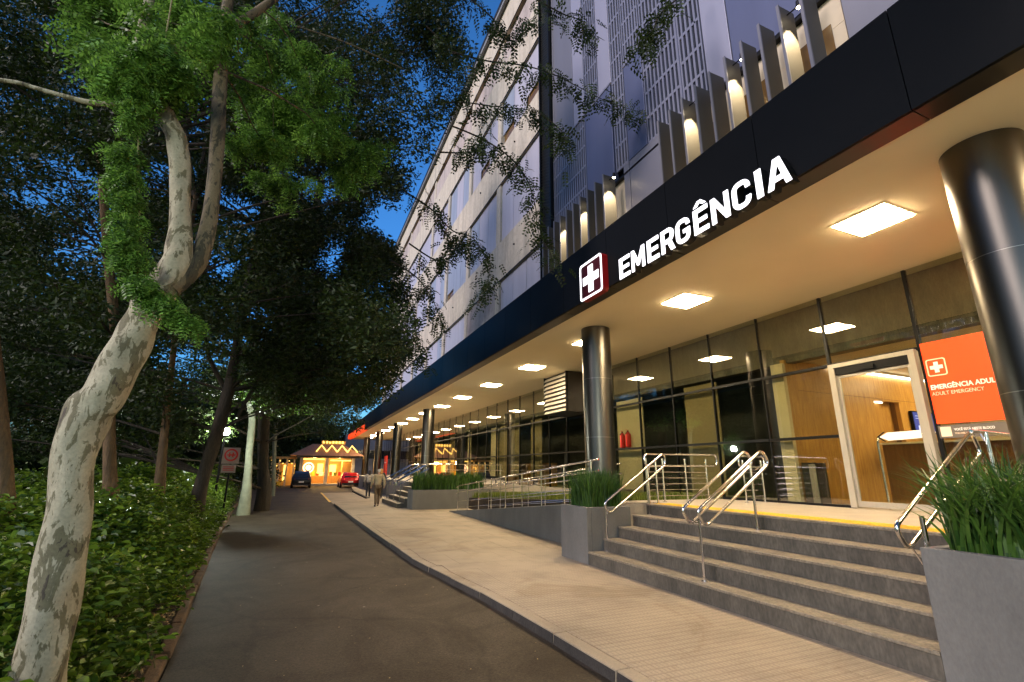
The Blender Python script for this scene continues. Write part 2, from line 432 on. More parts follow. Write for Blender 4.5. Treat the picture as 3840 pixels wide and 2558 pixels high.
class MB:
    def __init__(s):
        s.v = []; s.f = []
    def quad(s, a, b, c, d):
        i = len(s.v); s.v += [a, b, c, d]; s.f.append((i, i + 1, i + 2, i + 3)); return s
    def poly(s, pts):
        i = len(s.v); s.v += list(pts); s.f.append(tuple(range(i, i + len(pts)))); return s
    def box(s, x0, x1, y0, y1, z0, z1):
        i = len(s.v)
        s.v += [(x0, y0, z0), (x1, y0, z0), (x1, y1, z0), (x0, y1, z0), (x0, y0, z1), (x1, y0, z1), (x1, y1, z1), (x0, y1, z1)]
        for q in ((0, 3, 2, 1), (4, 5, 6, 7), (0, 1, 5, 4), (1, 2, 6, 5), (2, 3, 7, 6), (3, 0, 4, 7)):
            s.f.append(tuple(i + k for k in q))
        return s
    def prism(s, pts, z0, z1):
        n = len(pts); i = len(s.v)
        s.v += [(p[0], p[1], z0) for p in pts] + [(p[0], p[1], z1) for p in pts]
        s.f.append(tuple(i + n - 1 - k for k in range(n)))
        s.f.append(tuple(i + n + k for k in range(n)))
        for k in range(n):
            j = (k + 1) % n
            s.f.append((i + k, i + j, i + n + j, i + n + k))
        return s
    def hull8(s, a, b):
        """frustum between quads a (bottom, ccw) and b (top)"""
        i = len(s.v); s.v += list(a) + list(b)
        for q in ((3, 2, 1, 0), (4, 5, 6, 7), (0, 1, 5, 4), (1, 2, 6, 5), (2, 3, 7, 6), (3, 0, 4, 7)):
            s.f.append(tuple(i + k for k in q))
        return s
    def tube(s, pts, r, n=8, closed=False, caps=True):
        pts = [Vector(p) for p in pts]
        rs = r if isinstance(r, (list, tuple)) else [r] * len(pts)
        m = len(pts); base = len(s.v); prev = None
        for k, p in enumerate(pts):
            if closed:
                t = (pts[(k + 1) % m] - pts[k - 1])
            else:
                t = pts[min(k + 1, m - 1)] - pts[max(k - 1, 0)]
            t.normalize()
            if prev is None:
                a = Vector((0, 0, 1)) if abs(t.z) < 0.9 else Vector((1, 0, 0))
                u = t.cross(a).normalized()
            else:
                u = (prev - t * prev.dot(t)).normalized()
            prev = u
            w = t.cross(u)
            for j in range(n):
                a = 2 * math.pi * j / n
                s.v.append(tuple(p + (u * math.cos(a) + w * math.sin(a)) * rs[k]))
        for k in range(m if closed else m - 1):
            k2 = (k + 1) % m
            for j in range(n):
                j2 = (j + 1) % n
                s.f.append((base + k * n + j, base + k * n + j2, base + k2 * n + j2, base + k2 * n + j))
        if caps and not closed:
            s.f.append(tuple(base + n - 1 - j for j in range(n)))
            s.f.append(tuple(base + (m - 1) * n + j for j in range(n)))
        return s
    def cyl(s, cx, cy, z0, z1, r, n=24, r1=None):
        return s.tube([(cx, cy, z0), (cx, cy, z1)], [r, r if r1 is None else r1], n)
    def build(s, name, m, parent=None, smooth=False, bevel=0.0, kind=None, label=None):
        off = OFF.get(parent.name, (0, 0, 0)) if parent is not None else (0, 0, 0)
        me = bpy.data.meshes.new(name)
        vs = [(v[0] - off[0], v[1] - off[1], v[2] - off[2]) for v in s.v]
        me.from_pydata(vs, [], s.f)
        me.materials.append(m)
        bm = bmesh.new(); bm.from_mesh(me)
        bmesh.ops.recalc_face_normals(bm, faces=bm.faces)
        bm.to_mesh(me); bm.free()
        if smooth:
            me.polygons.foreach_set("use_smooth", [True] * len(me.polygons))
        if smooth:
            me.set_sharp_from_angle(angle=R(38))
        o = bpy.data.objects.new(name, me)
        COL.objects.link(o)
        if parent is not None:
            o.parent = parent
        OFF[o.name] = off
        if bevel:
            bv = o.modifiers.new("bevel", 'BEVEL'); bv.width = bevel; bv.segments = 2; bv.limit_method = 'ANGLE'
        if smooth == 'auto':
            me.polygons.foreach_set("use_smooth", [False] * len(me.polygons))
        if kind: o['kind'] = kind
        if label: o['label'] = label
        return o

def np_mesh(name, V, m, parent=None, kind=None, nv=4, smooth=False):
    """V: (n_faces, nv, 3) polygon soup"""
    off = OFF.get(parent.name, (0, 0, 0)) if parent is not None else (0, 0, 0)
    V = np.asarray(V, dtype=np.float32).reshape(-1, nv, 3) - np.array(off, dtype=np.float32)
    nf = V.shape[0]
    me = bpy.data.meshes.new(name)
    me.vertices.add(nf * nv); me.vertices.foreach_set("co", V.ravel())
    me.loops.add(nf * nv); me.loops.foreach_set("vertex_index", np.arange(nf * nv, dtype=np.int32))
    me.polygons.add(nf)
    me.polygons.foreach_set("loop_start", np.arange(0, nf * nv, nv, dtype=np.int32))
    me.polygons.foreach_set("loop_total", np.full(nf, nv, dtype=np.int32))
    me.update(calc_edges=True)
    me.materials.append(m)
    o = bpy.data.objects.new(name, me); COL.objects.link(o)
    if parent is not None: o.parent = parent
    OFF[o.name] = off
    if kind: o['kind'] = kind
    return o

def tag(o, label, cat, group=None):
    o['label'] = label; o['category'] = cat
    if group: o['group'] = group
    return o

def thing(name, label, cat, loc=(0, 0, 0), group=None):
    o = bpy.data.objects.new(name, None); COL.objects.link(o)
    o.empty_display_size = 0.2
    o.location = loc; OFF[o.name] = tuple(loc)
    return tag(o, label, cat, group)

def struct(name, mb, m, bevel=0.0):
    o = mb.build(name, m, None, bevel=bevel); o['kind'] = 'structure'; return o

def box(name, m, parent, *b, bevel=0.0, label=None):
    return MB().box(*b).build(name, m, parent, bevel=bevel, label=label)

def loft_interp(tab, y):
    for (a, b) in zip(tab[:-1], tab[1:]):
        if a[1] <= y <= b[1]:
            t = (y - a[1]) / (b[1] - a[1]); return a[0] + t * (b[0] - a[0])
    return tab[0][0] if y < tab[0][1] else tab[-1][0]

def smooth_path(P, k=4):
    """Catmull-Rom through (x,y,z,r)"""
    P = [np.array(p, float) for p in P]
    out = []
    for i in range(len(P) - 1):
        p0 = P[max(i - 1, 0)]; p1 = P[i]; p2 = P[i + 1]; p3 = P[min(i + 2, len(P) - 1)]
        for j in range(k):
            t = j / k
            out.append(0.5 * ((2 * p1) + (-p0 + p2) * t + (2 * p0 - 5 * p1 + 4 * p2 - p3) * t * t + (-p0 + 3 * p1 - 3 * p2 + p3) * t ** 3))
    out.append(P[-1])
    return out

def limb(name, P, m, parent, n=14, k=5, wob=0.04):
    Q = smooth_path(P, k)
    mb = MB(); mb.tube([q[:3] for q in Q], [float(q[3]) for q in Q], n)
    ph = random.random() * 9
    # gentle swellings
    vs = []
    for i, v in enumerate(mb.v):
        ring = min(i // n, len(Q) - 1); j = i % n
        c = Q[ring][:3]; a = 2 * math.pi * j / n
        s = 1 + wob * (math.sin(2 * a + ring * 0.35 + ph) + 0.7 * math.sin(3 * a - ring * 0.6 + ph * 2))
        vs.append(tuple(c + (np.array(v) - c) * s))
    mb.v = vs
    return mb.build(name, m, parent, smooth=True)

# ---- world positions of trunks, limbs and leaf clumps (metres)
MAIN_TRUNK = [(-1.297, 4.2, 0.09, 0.147), (-1.309, 4.2, 0.386, 0.14), (-1.318, 4.2, 0.786, 0.135), (-1.345, 4.2, 1.3, 0.118), (-1.388, 4.2, 1.714, 0.124), (-1.367, 4.2, 2.007, 0.133), (-1.304, 4.2, 2.163, 0.137), (-1.227, 4.2, 2.488, 0.12), (-1.189, 4.2, 2.693, 0.115), (-1.16, 4.2, 2.834, 0.115), (-1.1, 4.2, 3.02, 0.111), (-1.047, 4.2, 3.211, 0.1), (-1.062, 4.2, 3.395, 0.082), (-1.116, 4.2, 3.771, 0.075), (-1.191, 4.2, 4.156, 0.072), (-1.26, 4.2, 4.344, 0.074), (-1.383, 4.2, 4.537, 0.076), (-1.493, 4.2, 4.692, 0.066), (-1.592, 4.2, 4.918, 0.057), (-1.616, 4.2, 5.227, 0.047), (-1.642, 4.2, 5.742, 0.041)]
MAIN_LIMB = [(-1.059, 4.2, 2.973, 0.08), (-0.946, 4.256, 3.197, 0.073), (-0.916, 4.311, 3.439, 0.062), (-0.933, 4.367, 3.871, 0.058), (-0.981, 4.422, 4.372, 0.06), (-1.043, 4.478, 4.859, 0.058), (-1.101, 4.533, 5.33, 0.057), (-1.151, 4.589, 5.729, 0.051), (-1.187, 4.644, 6.27, 0.046), (-1.192, 4.7, 6.684, 0.036)]
MAIN_BRANCH_LEFT = [(-1.461, 4.25, 4.528, 0.032), (-1.621, 4.25, 4.514, 0.028), (-1.809, 4.25, 4.454, 0.022), (-1.999, 4.25, 4.451, 0.019), (-2.159, 4.25, 4.46, 0.017), (-2.289, 4.25, 4.471, 0.015), (-2.432, 4.25, 4.447, 0.014), (-2.66, 4.25, 4.404, 0.011)]
MAIN_BRANCH_RIGHT = [(-1.579, 4.3, 4.971, 0.046), (-1.494, 4.46, 5.299, 0.044), (-1.369, 4.62, 5.637, 0.045), (-1.185, 4.78, 6.017, 0.047), (-0.949, 4.94, 6.594, 0.04), (-0.676, 5.1, 7.303, 0.032)]
TRUNK_A = [(-3.115, 8.0, 0.711, 0.202), (-3.17, 8.0, 1.052, 0.177), (-3.275, 8.0, 1.504, 0.156), (-3.435, 8.0, 2.125, 0.133), (-3.596, 8.0, 2.714, 0.111), (-3.882, 8.0, 3.656, 0.101), (-4.355, 8.0, 5.115, 0.089)]
TRUNK_B = [(-2.73, 10.0, 1.132, 0.164), (-2.792, 10.0, 1.469, 0.132), (-2.92, 10.0, 2.16, 0.122), (-3.035, 10.0, 2.877, 0.112), (-3.14, 10.0, 3.777, 0.102), (-3.49, 10.0, 5.177, 0.097), (-4.005, 10.0, 7.26, 0.085)]
TRUNK_C = [(-2.503, 12.0, 1.016, 0.178), (-2.53, 12.0, 1.433, 0.151), (-2.6, 12.0, 2.294, 0.124), (-2.687, 12.0, 3.375, 0.112), (-2.749, 12.0, 4.321, 0.098), (-2.813, 12.0, 5.619, 0.093), (-2.901, 12.0, 7.783, 0.081)]
TRUNK_D = [(-2.112, 14.0, 0.897, 0.292), (-2.07, 14.0, 1.499, 0.234), (-1.949, 14.0, 2.546, 0.232), (-1.854, 14.0, 3.538, 0.22), (-1.836, 14.0, 4.455, 0.195), (-1.834, 14.0, 5.898, 0.171), (-1.723, 14.0, 8.26, 0.159), (-1.583, 14.0, 10.733, 0.135)]
TRUNK_E = [(-1.754, 22.0, 0.765, 0.18), (-1.782, 22.0, 1.42, 0.151), (-1.849, 22.0, 2.253, 0.137), (-1.879, 22.0, 2.932, 0.138), (-1.925, 22.0, 3.624, 0.124), (-2.175, 22.0, 4.314, 0.093), (-2.553, 22.0, 5.36, 0.062)]
TRUNK_F = [(-1.243, 24.0, 0.768, 0.337), (-1.366, 24.0, 1.583, 0.288), (-1.526, 24.0, 2.691, 0.29), (-1.663, 24.0, 4.017, 0.293), (-1.699, 24.0, 5.39, 0.28), (-1.56, 24.0, 7.875, 0.272), (-1.039, 24.0, 11.513, 0.251), (-0.514, 24.0, 16.048, 0.206)]
TRUNK_G = [(-1.348, 36.0, 0.459, 0.179), (-1.504, 36.0, 2.109, 0.155), (-1.663, 36.0, 3.798, 0.144), (-1.667, 36.0, 5.538, 0.119), (-1.617, 36.0, 7.333, 0.081)]
TWIG_A = [(-1.567, 14.0, 2.889, 0.038), (-1.245, 14.0, 3.812, 0.05), (-0.744, 14.0, 4.809, 0.048), (-0.261, 14.0, 5.362, 0.033)]
TWIG_B = [(-1.902, 14.0, 3.535, 0.057), (-2.415, 14.0, 4.396, 0.047), (-2.613, 14.0, 5.069, 0.037)]
TWIG_C = [(-0.828, 7.0, 8.547, 0.024), (-0.024, 7.0, 8.547, 0.027), (0.933, 7.0, 8.396, 0.018)]
VINE_STEM = [(-1.391, 3.95, 5.39, 0.005), (-1.377, 3.95, 5.123, 0.007), (-1.371, 3.95, 4.819, 0.006), (-1.394, 3.95, 4.535, 0.006), (-1.404, 3.95, 4.349, 0.006), (-1.377, 3.95, 4.005, 0.005), (-1.297, 3.95, 3.581, 0.005), (-1.227, 3.95, 3.208, 0.005), (-1.149, 3.95, 2.952, 0.005)]
NEAR_BLOBS = [(-1.157, 4.35, 5.796, 0.23, 0.24, 0.25), (-1.3, 4.2, 5.418, 0.23, 0.2, 0.17), (-1.014, 4.5, 5.7, 0.17, 0.19, 0.21), (-1.553, 4.0, 5.139, 0.18, 0.21, 0.25), (-1.544, 4.0, 4.604, 0.15, 0.15, 0.15), (-1.337, 4.05, 4.665, 0.18, 0.15, 0.12), (-0.773, 6.0, 6.308, 0.63, 0.63, 0.63), (-0.221, 6.3, 6.243, 0.61, 0.58, 0.55), (-0.533, 6.2, 7.001, 0.73, 0.58, 0.43), (-0.848, 5.8, 5.416, 0.32, 0.34, 0.37), (0.107, 6.6, 6.117, 0.39, 0.39, 0.39), (0.529, 6.6, 6.321, 0.23, 0.27, 0.3), (-0.564, 6.4, 5.373, 0.47, 0.41, 0.35), (-0.936, 6.5, 7.497, 0.57, 0.48, 0.38), (-1.708, 5.0, 6.177, 0.68, 0.48, 0.27), (-1.956, 4.8, 5.583, 0.37, 0.29, 0.21), (-1.609, 4.3, 5.05, 0.17, 0.18, 0.19), (-1.482, 5.2, 6.559, 0.54, 0.41, 0.29), (-1.326, 4.6, 5.61, 0.17, 0.17, 0.17), (-1.104, 5.4, 6.18, 0.2, 0.25, 0.3), (-2.473, 5.2, 6.085, 0.53, 0.37, 0.22), (-1.306, 4.0, 4.719, 0.11, 0.1, 0.09)]
VINE_BLOBS = [(-1.462, 3.9, 4.754, 0.12, 0.1, 0.09), (-1.396, 3.9, 4.614, 0.12, 0.11, 0.1), (-1.43, 3.9, 4.438, 0.11, 0.1, 0.09), (-1.41, 3.9, 4.266, 0.1, 0.09, 0.08), (-1.421, 3.9, 4.127, 0.07, 0.06, 0.06), (-1.42, 3.9, 3.874, 0.11, 0.1, 0.09), (-1.382, 3.9, 3.691, 0.11, 0.1, 0.09), (-1.327, 3.9, 3.527, 0.1, 0.09, 0.08), (-1.299, 3.9, 3.341, 0.11, 0.1, 0.08), (-1.289, 3.9, 3.2, 0.11, 0.1, 0.09), (-1.228, 3.9, 3.084, 0.12, 0.11, 0.09), (-1.16, 3.9, 2.898, 0.1, 0.09, 0.08), (-1.092, 3.9, 2.838, 0.08, 0.07, 0.06), (-0.983, 3.9, 2.796, 0.1, 0.09, 0.08), (-0.908, 3.9, 2.735, 0.07, 0.07, 0.06), (-0.824, 3.9, 2.672, 0.07, 0.06, 0.05), (-0.779, 3.9, 2.622, 0.05, 0.04, 0.04), (-1.623, 3.9, 4.443, 0.08, 0.08, 0.07)]
BLOBS_B = [(0.895, 8.452, 6.847, 0.47, 0.44, 0.4), (-1.499, 8.372, 7.973, 0.71, 0.61, 0.51), (0.562, 9.809, 8.408, 0.59, 0.53, 0.48), (0.855, 8.135, 12.018, 0.8, 0.67, 0.53), (-2.831, 9.874, 5.299, 0.39, 0.36, 0.33), (-0.919, 8.721, 4.97, 0.59, 0.51, 0.42), (0.798, 10.422, 12.356, 0.82, 0.75, 0.68), (-6.035, 11.444, 5.572, 0.61, 0.48, 0.35), (-5.336, 10.062, 3.732, 0.4, 0.36, 0.32), (-6.527, 9.522, 9.62, 0.39, 0.31, 0.23), (-1.489, 8.859, 4.341, 0.5, 0.43, 0.35), (1.015, 10.377, 5.616, 0.72, 0.65, 0.58), (-0.196, 9.102, 12.628, 0.53, 0.5, 0.46), (1.876, 9.692, 14.164, 0.96, 0.78, 0.61), (-2.588, 9.927, 4.027, 0.59, 0.53, 0.48), (-2.47, 10.233, 4.407, 0.47, 0.38, 0.29), (-3.884, 8.277, 7.826, 0.5, 0.42, 0.35), (0.901, 8.776, 9.961, 0.55, 0.5, 0.44), (-2.936, 9.43, 5.728, 0.46, 0.41, 0.36), (-0.549, 10.184, 6.386, 0.68, 0.6, 0.52), (-3.018, 10.117, 8.711, 0.44, 0.4, 0.35), (0.689, 10.218, 4.75, 0.5, 0.43, 0.35), (-2.219, 10.321, 7.311, 0.61, 0.48, 0.34), (1.394, 9.87, 12.853, 0.55, 0.46, 0.37), (-5.99, 9.93, 8.694, 0.52, 0.47, 0.41), (0.073, 10.167, 8.623, 0.84, 0.75, 0.67), (-5.253, 10.049, 9.021, 0.52, 0.41, 0.31), (-6.574, 10.019, 9.54, 0.52, 0.41, 0.3), (-2.729, 8.32, 6.55, 0.67, 0.54, 0.42), (-5.325, 9.977, 6.12, 0.53, 0.45, 0.36), (-1.23, 9.125, 8.168, 0.68, 0.64, 0.6), (-1.937, 8.364, 11.319, 0.47, 0.38, 0.29), (1.957, 9.821, 14.844, 1.03, 0.82, 0.6), (1.99, 10.202, 12.815, 0.95, 0.83, 0.7), (-2.875, 10.037, 9.236, 0.69, 0.61, 0.53), (-3.438, 8.865, 6.969, 0.49, 0.46, 0.44), (-4.737, 9.322, 5.051, 0.35, 0.31, 0.27), (-5.178, 9.832, 10.783, 0.62, 0.55, 0.47), (2.071, 8.257, 10.547, 0.49, 0.4, 0.31), (-3.379, 9.01, 6.487, 0.43, 0.35, 0.26), (2.072, 10.167, 12.647, 0.68, 0.59, 0.5), (-3.624, 8.931, 6.555, 0.4, 0.37, 0.33), (-1.963, 9.989, 6.324, 0.42, 0.34, 0.26), (-5.17, 8.158, 7.468, 0.45, 0.37, 0.3), (-4.983, 9.126, 5.096, 0.41, 0.33, 0.26), (-2.206, 10.025, 9.351, 0.44, 0.39, 0.34), (-2.987, 10.049, 6.304, 0.45, 0.4, 0.35), (2.269, 9.566, 12.615, 0.51, 0.48, 0.44), (-4.656, 11.214, 6.931, 0.58, 0.45, 0.33), (-0.461, 9.707, 5.288, 0.43, 0.39, 0.35), (-5.533, 9.523, 9.101, 0.48, 0.45, 0.42), (-5.519, 10.428, 8.599, 0.4, 0.37, 0.35), (-1.52, 9.11, 3.773, 0.54, 0.46, 0.38), (-2.284, 8.831, 4.895, 0.49, 0.46, 0.42), (-6.543, 11.396, 8.381, 0.39, 0.34, 0.29), (-1.776, 9.023, 5.495, 0.46, 0.39, 0.33), (1.495, 9.86, 12.935, 0.7, 0.64, 0.57), (-0.356, 8.719, 9.896, 0.62, 0.52, 0.41), (1.657, 8.559, 8.061, 0.33, 0.29, 0.24), (-5.869, 11.16, 9.292, 0.64, 0.53, 0.43), (1.05, 8.032, 3.967, 0.63, 0.57, 0.51), (-1.79, 9.315, 7.652, 0.61, 0.51, 0.4), (-1.972, 8.658, 10.326, 0.61, 0.49, 0.38), (-2.615, 9.209, 9.854, 0.62, 0.58, 0.54), (-3.223, 9.983, 3.825, 0.56, 0.46, 0.36), (-1.455, 8.559, 7.198, 0.45, 0.4, 0.35), (-0.248, 8.522, 7.725, 0.63, 0.57, 0.51), (-3.037, 8.024, 3.788, 0.39, 0.35, 0.31), (-4.164, 9.151, 6.495, 0.45, 0.39, 0.34), (-1.197, 9.513, 7.351, 0.79, 0.64, 0.48), (-4.265, 8.702, 6.893, 0.42, 0.37, 0.32), (-1.725, 10.179, 10.186, 0.49, 0.4, 0.3), (0.864, 9.329, 8.027, 0.84, 0.69, 0.53), (1.488, 8.647, 8.875, 0.7, 0.61, 0.52), (-4.591, 8.675, 5.954, 0.59, 0.48, 0.38), (-5.378, 9.283, 6.561, 0.56, 0.48, 0.39), (0.418, 8.171, 4.376, 0.45, 0.39, 0.33), (-2.53, 10.429, 4.532, 0.47, 0.38, 0.28), (-1.305, 8.006, 5.095, 0.42, 0.34, 0.26), (-3.836, 8.454, 10.319, 0.44, 0.35, 0.26), (-5.961, 10.989, 8.676, 0.68, 0.62, 0.57), (-4.273, 9.478, 7.822, 0.43, 0.39, 0.36), (-4.486, 10.529, 4.841, 0.59, 0.52, 0.45), (-0.072, 10.331, 10.438, 0.8, 0.73, 0.67), (0.759, 9.87, 14.302, 0.81, 0.68, 0.54), (2.572, 10.313, 15.079, 0.64, 0.56, 0.47), (0.518, 9.245, 10.725, 0.58, 0.45, 0.33), (-3.771, 8.311, 4.327, 0.34, 0.31, 0.28), (2.534, 10.4, 11.664, 0.68, 0.62, 0.56), (-2.696, 9.367, 5.189, 0.44, 0.37, 0.31), (1.967, 8.777, 9.37, 0.35, 0.29, 0.23), (-5.011, 10.45, 5.744, 0.59, 0.49, 0.39), (0.366, 10.343, 5.257, 0.63, 0.56, 0.48), (-3.843, 10.133, 11.075, 0.69, 0.56, 0.42), (-0.3, 8.885, 11.566, 0.52, 0.48, 0.44), (0.749, 8.909, 4.091, 0.71, 0.6, 0.49), (-2.094, 10.374, 9.345, 0.8, 0.67, 0.54), (-4.626, 9.546, 6.348, 0.4, 0.34, 0.29), (-3.525, 10.597, 6.256, 0.49, 0.41, 0.33), (1.175, 10.394, 10.901, 0.55, 0.42, 0.3), (1.196, 9.87, 8.066, 0.54, 0.42, 0.31), (-4.457, 10.894, 10.12, 0.7, 0.62, 0.53), (0.803, 8.84, 7.386, 0.46, 0.39, 0.32), (0.758, 8.816, 7.964, 0.63, 0.56, 0.49), (0.69, 8.854, 8.555, 0.66, 0.56, 0.46), (-4.067, 10.599, 8.599, 0.59, 0.52, 0.45), (-2.092, 9.174, 4.34, 0.64, 0.55, 0.45), (-0.594, 8.54, 8.566, 0.46, 0.38, 0.3), (-5.413, 11.272, 12.942, 0.67, 0.55, 0.44), (1.701, 8.231, 12.195, 0.93, 0.82, 0.72)]
BLOBS_C = [(-5.281, 12.439, 6.711, 0.61, 0.54, 0.47), (-2.551, 12.267, 2.543, 0.44, 0.36, 0.28), (-1.436, 10.533, 4.697, 0.7, 0.61, 0.53), (-2.157, 12.367, 10.71, 0.62, 0.52, 0.42), (-1.562, 11.72, 4.791, 0.51, 0.46, 0.42), (-6.567, 13.223, 11.838, 0.72, 0.57, 0.42), (-4.924, 11.503, 11.701, 0.75, 0.62, 0.48), (-4.813, 13.037, 8.87, 0.6, 0.56, 0.52), (-0.868, 11.469, 7.565, 0.6, 0.49, 0.38), (0.371, 10.588, 15.421, 0.57, 0.47, 0.37), (-5.31, 13.076, 7.246, 0.59, 0.54, 0.49), (-6.288, 11.791, 6.623, 0.47, 0.4, 0.32), (-1.014, 12.33, 7.025, 0.54, 0.45, 0.36), (-4.351, 12.203, 8.729, 0.59, 0.47, 0.34), (-1.964, 10.788, 9.596, 0.73, 0.69, 0.64), (-4.597, 12.958, 5.097, 0.71, 0.62, 0.53), (-6.005, 11.865, 8.435, 0.67, 0.53, 0.4), (-8.168, 13.235, 9.075, 0.57, 0.46, 0.35), (-5.457, 12.26, 2.88, 0.65, 0.55, 0.44), (0.734, 11.546, 4.765, 0.73, 0.65, 0.57), (-5.074, 12.601, 2.92, 0.67, 0.54, 0.4), (-4.87, 12.84, 9.935, 0.66, 0.6, 0.54), (-7.524, 12.893, 7.582, 0.62, 0.49, 0.35), (-4.479, 13.347, 6.554, 0.47, 0.43, 0.39), (-4.69, 11.743, 11.588, 0.63, 0.55, 0.46), (0.666, 11.124, 9.207, 0.51, 0.44, 0.36), (-4.474, 13.459, 10.251, 0.79, 0.68, 0.56), (-5.107, 12.678, 13.259, 0.89, 0.73, 0.57), (-5.801, 12.144, 13.699, 0.76, 0.69, 0.63), (0.774, 10.798, 12.434, 0.92, 0.74, 0.57), (-2.73, 11.181, 3.06, 0.67, 0.61, 0.55), (-5.649, 11.878, 5.717, 0.54, 0.45, 0.37), (-3.994, 12.601, 2.082, 0.54, 0.49, 0.44), (-3.782, 11.389, 5.37, 0.72, 0.62, 0.51), (-6.898, 12.451, 10.467, 0.64, 0.51, 0.38), (-4.925, 12.103, 3.53, 0.37, 0.31, 0.25), (-7.639, 13.065, 7.262, 0.69, 0.63, 0.58), (-3.126, 11.741, 3.333, 0.52, 0.44, 0.36), (-7.68, 13.306, 10.936, 0.63, 0.52, 0.4), (-4.518, 11.316, 12.661, 0.58, 0.54, 0.51), (2.048, 10.941, 13.079, 0.92, 0.79, 0.66), (-5.675, 13.429, 11.817, 0.79, 0.66, 0.53), (-1.998, 11.48, 6.303, 0.44, 0.34, 0.24), (-6.095, 11.657, 4.763, 0.5, 0.41, 0.33), (-5.719, 12.085, 2.127, 0.56, 0.49, 0.41), (-2.534, 11.667, 14.774, 0.85, 0.69, 0.54), (-3.631, 12.291, 11.095, 0.74, 0.67, 0.6), (-0.478, 10.634, 10.629, 0.58, 0.47, 0.36), (-5.647, 12.586, 4.05, 0.57, 0.53, 0.5), (-3.612, 11.577, 7.106, 0.72, 0.68, 0.63), (-5.022, 11.935, 11.509, 0.49, 0.41, 0.32), (-2.478, 12.011, 9.025, 0.58, 0.5, 0.41), (-4.424, 12.392, 9.329, 0.44, 0.38, 0.33), (-5.62, 12.115, 2.813, 0.61, 0.5, 0.39), (-1.611, 10.53, 13.869, 0.82, 0.64, 0.46), (-6.138, 12.755, 4.382, 0.66, 0.6, 0.54), (0.864, 10.713, 9.907, 0.79, 0.67, 0.54), (-0.347, 11.638, 7.196, 0.81, 0.65, 0.5), (-4.32, 12.205, 13.452, 0.85, 0.74, 0.62), (-7.91, 13.531, 10.615, 0.46, 0.44, 0.41), (-3.396, 13.001, 2.633, 0.4, 0.38, 0.35), (-3.7, 12.228, 5.33, 0.64, 0.6, 0.56), (-4.016, 12.775, 2.643, 0.52, 0.42, 0.31), (-6.165, 13.354, 10.033, 0.65, 0.55, 0.45), (-0.872, 12.426, 3.87, 0.81, 0.65, 0.49), (-6.084, 11.619, 3.649, 0.48, 0.44, 0.41), (1.523, 10.563, 14.647, 0.84, 0.69, 0.54), (-0.048, 11.928, 12.469, 0.77, 0.63, 0.49), (1.226, 10.876, 8.555, 0.58, 0.48, 0.39), (-7.762, 13.277, 7.893, 0.52, 0.41, 0.3), (-1.548, 10.876, 12.237, 0.58, 0.48, 0.39), (-6.009, 11.692, 5.668, 0.68, 0.64, 0.6), (-5.675, 12.143, 4.776, 0.4, 0.38, 0.35), (-3.842, 11.071, 13.275, 0.81, 0.64, 0.48), (-4.276, 12.515, 4.496, 0.6, 0.5, 0.4), (1.179, 10.745, 5.171, 0.63, 0.49, 0.35), (-6.279, 12.298, 12.452, 0.64, 0.56, 0.49)]
